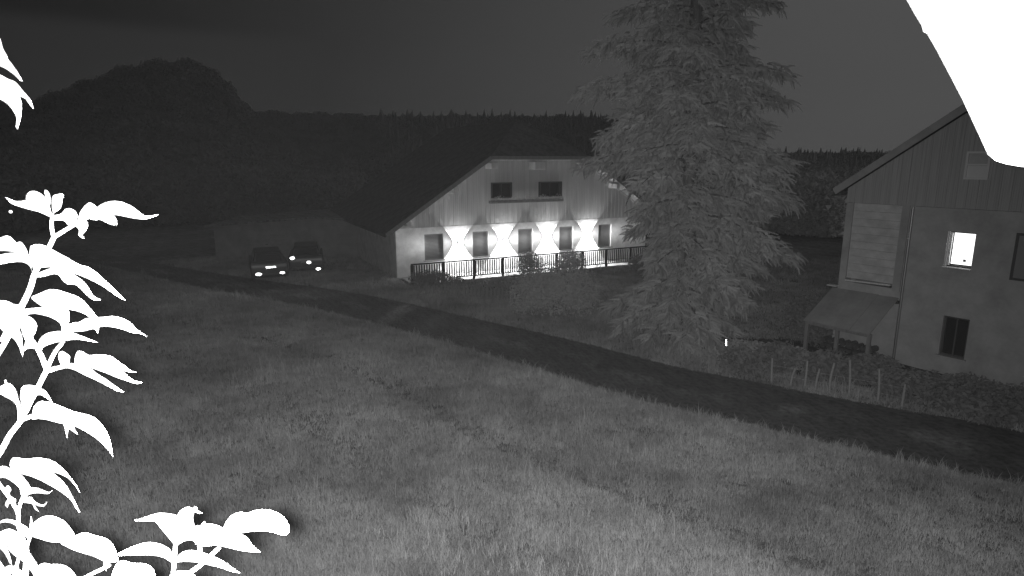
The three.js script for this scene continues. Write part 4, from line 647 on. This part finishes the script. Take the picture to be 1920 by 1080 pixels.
  D([[60, 500], [50, 468], [42, 456], [36, 453], [30, 456], [20, 462]], [[60, 500], [45, 485], [30, 475], [25, 470], [20, 462]], 0.81, 0.85);
  D([[62, 512], [45, 480], [25, 474], [0, 478], [-30, 485]], [[62, 514], [54, 497], [40, 491], [22, 492], [0, 495], [-30, 500]], 0.8, 0.74);
  D([[62, 500], [55, 464], [68, 458], [86, 461], [105, 472], [128, 484], [150, 497], [167, 501], [190, 519], [212, 540], [236, 564]], [[62, 505], [90, 500], [110, 505], [130, 510], [152, 517], [172, 526], [185, 532], [205, 545], [222, 557], [236, 564]], 0.8, 0.7);
  D([[66, 515], [90, 505], [110, 503], [127, 509], [145, 519], [160, 531], [168, 543], [175, 555], [190, 562]], [[66, 519], [80, 519], [95, 515], [108, 514], [117, 525], [127, 533], [140, 533], [155, 545], [169, 559], [182, 564], [190, 562]], 0.79, 0.72);
  D([[60, 556], [75, 550], [92, 543], [105, 543], [122, 548], [138, 553], [155, 562], [168, 577], [180, 592], [188, 600]], [[60, 560], [80, 575], [100, 577], [120, 579], [135, 581], [150, 585], [163, 591], [172, 597], [188, 600]], 0.8, 0.75);
  D([[45, 580], [70, 577], [95, 577], [115, 580], [128, 582], [130, 592], [129, 603], [124, 620]], [[45, 592], [60, 588], [78, 590], [95, 595], [108, 602], [114, 608], [117, 622], [124, 620]], 0.79, 0.74);
  D([[122, 612], [137, 605], [150, 604], [158, 598], [175, 596], [198, 594], [216, 593], [235, 599], [248, 608], [258, 619], [278, 632]], [[122, 620], [145, 622], [160, 620], [175, 616], [186, 613], [202, 612], [220, 615], [238, 620], [252, 625], [262, 625], [278, 632]], 0.77, 0.68);
  D([[170, 612], [185, 612], [184, 626]], [[170, 616], [178, 618], [184, 626]], 0.74, 0.73);
  D([[78, 658], [71, 645], [77, 633], [88, 625], [102, 622], [120, 621], [140, 625], [155, 631], [170, 637], [184, 642]], [[78, 660], [80, 652], [92, 646], [105, 642], [120, 639], [137, 637], [152, 637], [168, 640], [184, 642]], 0.78, 0.7);
  D([[50, 600], [42, 572], [28, 571], [15, 565], [0, 563], [-20, 565]], [[50, 602], [35, 590], [20, 585], [8, 582], [-5, 585], [-20, 590]], 0.8, 0.84);
  D([[35, 585], [50, 592], [62, 598], [69, 610], [67, 622], [60, 632], [50, 640]], [[35, 585], [38, 600], [40, 615], [42, 625], [45, 632], [50, 640]], 0.79, 0.75);
  D([[10, 600], [30, 610], [40, 628], [42, 645], [43, 660], [43, 669]], [[10, 610], [20, 630], [28, 638], [36, 652], [40, 664], [43, 669]], 0.78, 0.73);
  D([[62, 632], [50, 637], [45, 648], [43, 660]], [[66, 654], [58, 653], [50, 655], [43, 660]], 0.78, 0.77);
  D([[45, 580], [30, 575], [10, 575], [-10, 580], [-30, 590]], [[45, 600], [30, 625], [10, 625], [0, 615], [-30, 620]], 0.81, 0.86);
  D([[115, 686], [109, 668], [114, 659], [124, 662], [131, 668], [131, 678]], [[115, 688], [120, 687], [126, 686], [130, 683], [131, 678]], 0.77, 0.8);
  D([[95, 693], [122, 682], [145, 682], [163, 687], [180, 699], [197, 710], [212, 721], [232, 735]], [[95, 698], [122, 690], [138, 693], [158, 703], [180, 713], [200, 723], [218, 732], [232, 736]], 0.76, 0.69);
  D([[140, 682], [142, 664], [148, 658], [157, 660], [165, 666], [180, 665], [195, 665], [212, 669], [224, 680], [235, 686], [245, 695], [258, 698]], [[140, 684], [160, 682], [180, 682], [203, 685], [220, 688], [232, 694], [245, 698], [258, 698]], 0.75, 0.72);
  D([[135, 684], [165, 676], [195, 680], [212, 685], [226, 692], [239, 704], [251, 713], [266, 717]], [[135, 686], [155, 686], [175, 691], [200, 700], [222, 709], [243, 716], [255, 719], [266, 718]], 0.75, 0.68);
  D([[36, 775], [34, 745], [28, 728], [15, 718], [0, 725], [-20, 730]], [[36, 785], [33, 765], [25, 753], [12, 745], [0, 739], [-20, 735]], 0.77, 0.8);
  D([[18, 725], [14, 718], [12, 713], [8, 712]], [[18, 728], [12, 724], [9, 719], [8, 712]], 0.78, 0.78);
  D([[45, 780], [38, 740], [42, 725], [55, 722], [70, 725], [85, 733], [92, 742], [99, 755]], [[45, 780], [50, 755], [60, 745], [68, 741], [78, 741], [88, 747], [99, 756]], 0.77, 0.74);
  D([[60, 776], [66, 758], [78, 752], [95, 755], [115, 762], [143, 773], [163, 777], [180, 785], [194, 800], [204, 818], [209, 838], [212, 858]], [[60, 786], [75, 785], [88, 787], [110, 793], [135, 797], [155, 806], [175, 818], [190, 830], [203, 844], [208, 850], [212, 858]], 0.75, 0.66);
  D([[118, 795], [121, 802], [123, 812], [126, 823]], [[130, 797], [129, 805], [127, 815], [126, 823]], 0.72, 0.71);
  D([[128, 790], [138, 796], [141, 806], [147, 815]], [[125, 797], [130, 804], [138, 810], [147, 815]], 0.72, 0.71);
  D([[22, 882], [18, 870], [23, 859], [34, 858], [50, 861], [68, 858], [85, 860], [97, 863], [112, 873], [126, 887], [136, 899], [144, 911], [150, 923]], [[22, 884], [40, 883], [60, 884], [80, 884], [98, 885], [112, 889], [127, 896], [137, 906], [144, 915], [149, 923]], 0.75, 0.68);
  D([[10, 885], [35, 880], [65, 880], [90, 883], [106, 892], [119, 904], [129, 918], [136, 932], [143, 945], [150, 961]], [[10, 888], [28, 887], [48, 890], [70, 898], [92, 909], [112, 921], [126, 931], [135, 940], [142, 952], [149, 961]], 0.74, 0.66);
  D([[-10, 878], [5, 874], [14, 876], [28, 886], [40, 891], [48, 900], [56, 912], [55, 925], [45, 935]], [[-10, 900], [5, 895], [18, 900], [30, 909], [37, 916], [40, 928], [45, 935]], 0.74, 0.74);
  D([[48, 925], [57, 915], [70, 915], [82, 919], [92, 923], [99, 919]], [[48, 930], [62, 925], [78, 925], [90, 926], [99, 920]], 0.73, 0.71);
  D([[42, 936], [58, 932], [66, 940], [75, 945], [83, 946], [88, 940]], [[42, 942], [58, 944], [70, 948], [80, 950], [85, 947], [88, 941]], 0.73, 0.71);
  D([[58, 940], [66, 948], [70, 955], [74, 960]], [[52, 940], [60, 945], [66, 955], [74, 960]], 0.73, 0.72);
  D([[30, 937], [20, 930], [15, 935], [10, 945], [14, 953]], [[30, 942], [20, 943], [15, 948], [14, 953]], 0.74, 0.73);
  D([[18, 925], [21, 918], [17, 911], [12, 911]], [[18, 928], [12, 922], [10, 916], [12, 911]], 0.75, 0.75);
  D([[-15, 980], [0, 977], [12, 973], [28, 976], [40, 982], [52, 990], [60, 1005]], [[-15, 985], [5, 980], [20, 981], [35, 990], [45, 1005], [60, 1008]], 0.75, 0.74);
  D([[50, 1000], [60, 984], [75, 971], [90, 967], [107, 970], [120, 977], [130, 988], [140, 1002]], [[50, 1003], [70, 1009], [90, 1015], [105, 1017], [120, 1015], [140, 1003]], 0.74, 0.7);
  D([[55, 990], [57, 975], [58, 967]], [[60, 988], [61, 975], [58, 967]], 0.74, 0.74);
  D([[58, 988], [64, 979], [72, 973]], [[62, 988], [67, 981], [72, 974]], 0.74, 0.73);
  D([[115, 1012], [135, 1008], [157, 998], [178, 1004], [200, 1010], [212, 1022], [219, 1038], [222, 1052]], [[115, 1020], [135, 1030], [155, 1037], [175, 1043], [195, 1052], [210, 1055], [222, 1052]], 0.73, 0.7);
  D([[196, 1050], [194, 1058], [196, 1066], [200, 1072]], [[206, 1055], [200, 1060], [199, 1066], [200, 1072]], 0.71, 0.71);
  D([[205, 1095], [212, 1070], [222, 1053], [235, 1051], [248, 1056], [263, 1056], [278, 1059], [288, 1069], [294, 1090]], [[205, 1110], [230, 1110], [250, 1110], [270, 1108], [294, 1095]], 0.71, 0.7);
  D([[328, 1023], [335, 1000], [334, 980], [332, 967], [318, 963], [300, 962], [282, 966], [266, 972], [252, 975]], [[328, 1023], [318, 1010], [306, 996], [297, 985], [291, 978], [280, 977], [265, 977], [252, 976]], 0.68, 0.62);
  D([[330, 1020], [330, 980], [336, 960], [347, 952], [357, 951], [366, 955], [371, 957], [380, 962]], [[330, 1020], [350, 1005], [364, 990], [362, 973], [365, 961], [372, 962], [380, 963]], 0.69, 0.74);
  D([[362, 958], [364, 951], [369, 950]], [[368, 960], [371, 956], [369, 950]], 0.7, 0.7);
  D([[400, 1010], [420, 988], [428, 971], [440, 963], [453, 960], [465, 962], [481, 956], [500, 955], [518, 960], [533, 970], [541, 984], [543, 994], [538, 1003], [533, 1004]], [[400, 1012], [425, 1005], [445, 1001], [460, 998], [480, 996], [500, 996], [516, 999], [527, 1003], [533, 1004]], 0.69, 0.6);
  D([[366, 990], [383, 983], [405, 984], [430, 996], [450, 1001], [464, 1008], [472, 1020], [479, 1028], [488, 1034]], [[366, 1020], [385, 1022], [405, 1022], [425, 1026], [445, 1031], [462, 1034], [475, 1035], [488, 1035]], 0.68, 0.61);
  D([[330, 1022], [350, 995], [375, 985], [395, 990], [405, 1005]], [[330, 1024], [345, 1015], [360, 1013], [372, 1022], [390, 1024], [405, 1020]], 0.69, 0.68);
  D([[376, 986], [380, 980], [383, 977]], [[388, 986], [386, 980], [383, 977]], 0.69, 0.69);
  D([[324, 1048], [320, 1032], [310, 1024], [294, 1018], [275, 1017], [256, 1022], [237, 1030], [219, 1039]], [[324, 1056], [318, 1052], [305, 1045], [285, 1041], [262, 1041], [240, 1041], [228, 1042], [219, 1042]], 0.68, 0.6);
  D([[328, 1050], [338, 1038], [352, 1032], [370, 1033], [387, 1038], [403, 1044], [422, 1054], [438, 1066], [450, 1074]], [[328, 1055], [340, 1053], [355, 1053], [372, 1055], [395, 1060], [415, 1065], [432, 1071], [450, 1075]], 0.68, 0.61);
  D([[310, 1095], [322, 1075], [345, 1070], [365, 1078], [372, 1095]], [[310, 1100], [330, 1110], [350, 1110], [365, 1105], [372, 1095]], 0.68, 0.66);
  D([[15, 1010], [35, 1015], [50, 1030], [60, 1043], [68, 1055], [75, 1070], [80, 1090]], [[15, 1030], [28, 1042], [40, 1050], [52, 1063], [60, 1073], [70, 1090], [80, 1095]], 0.74, 0.7);
  D([[-10, 1010], [8, 1022], [16, 1035], [20, 1048], [22, 1058]], [[-10, 1020], [5, 1033], [13, 1045], [18, 1055], [22, 1059]], 0.75, 0.72);
  D([[60, 1090], [70, 1063], [81, 1056], [95, 1058], [112, 1058], [127, 1063], [138, 1074], [148, 1090]], [[60, 1100], [90, 1090], [110, 1085], [125, 1085], [135, 1090], [148, 1095]], 0.73, 0.7);
  D([[-10, 1090], [5, 1068], [15, 1061], [30, 1063], [42, 1072], [55, 1090]], [[-10, 1100], [10, 1078], [22, 1076], [35, 1082], [55, 1095]], 0.74, 0.72);
  D([[-10, 1005], [5, 995], [20, 992], [35, 1000], [48, 1012]], [[-10, 1030], [8, 1025], [22, 1022], [36, 1020], [48, 1014]], 0.75, 0.74);
}
// ---------------------------------------------------------------- the infrared lamp itself
{
  const l = thing('infrared_lamp', 'small infrared lamp beside the lens that lights the scene', 'lamp', IR.position.toArray());
  const m = grey(0.8); m.emissive.setRGB(1, 1, 1); m.emissiveIntensity = 2;
  part('diode', new THREE.SphereGeometry(0.004, 10, 8), m, l);
  part('holder', new THREE.CylinderGeometry(0.012, 0.012, 0.02, 14).rotateX(Math.PI / 2).translate(0, 0, 0.03), M.blackPlastic, l);
}
renderer.render(scene, camera);
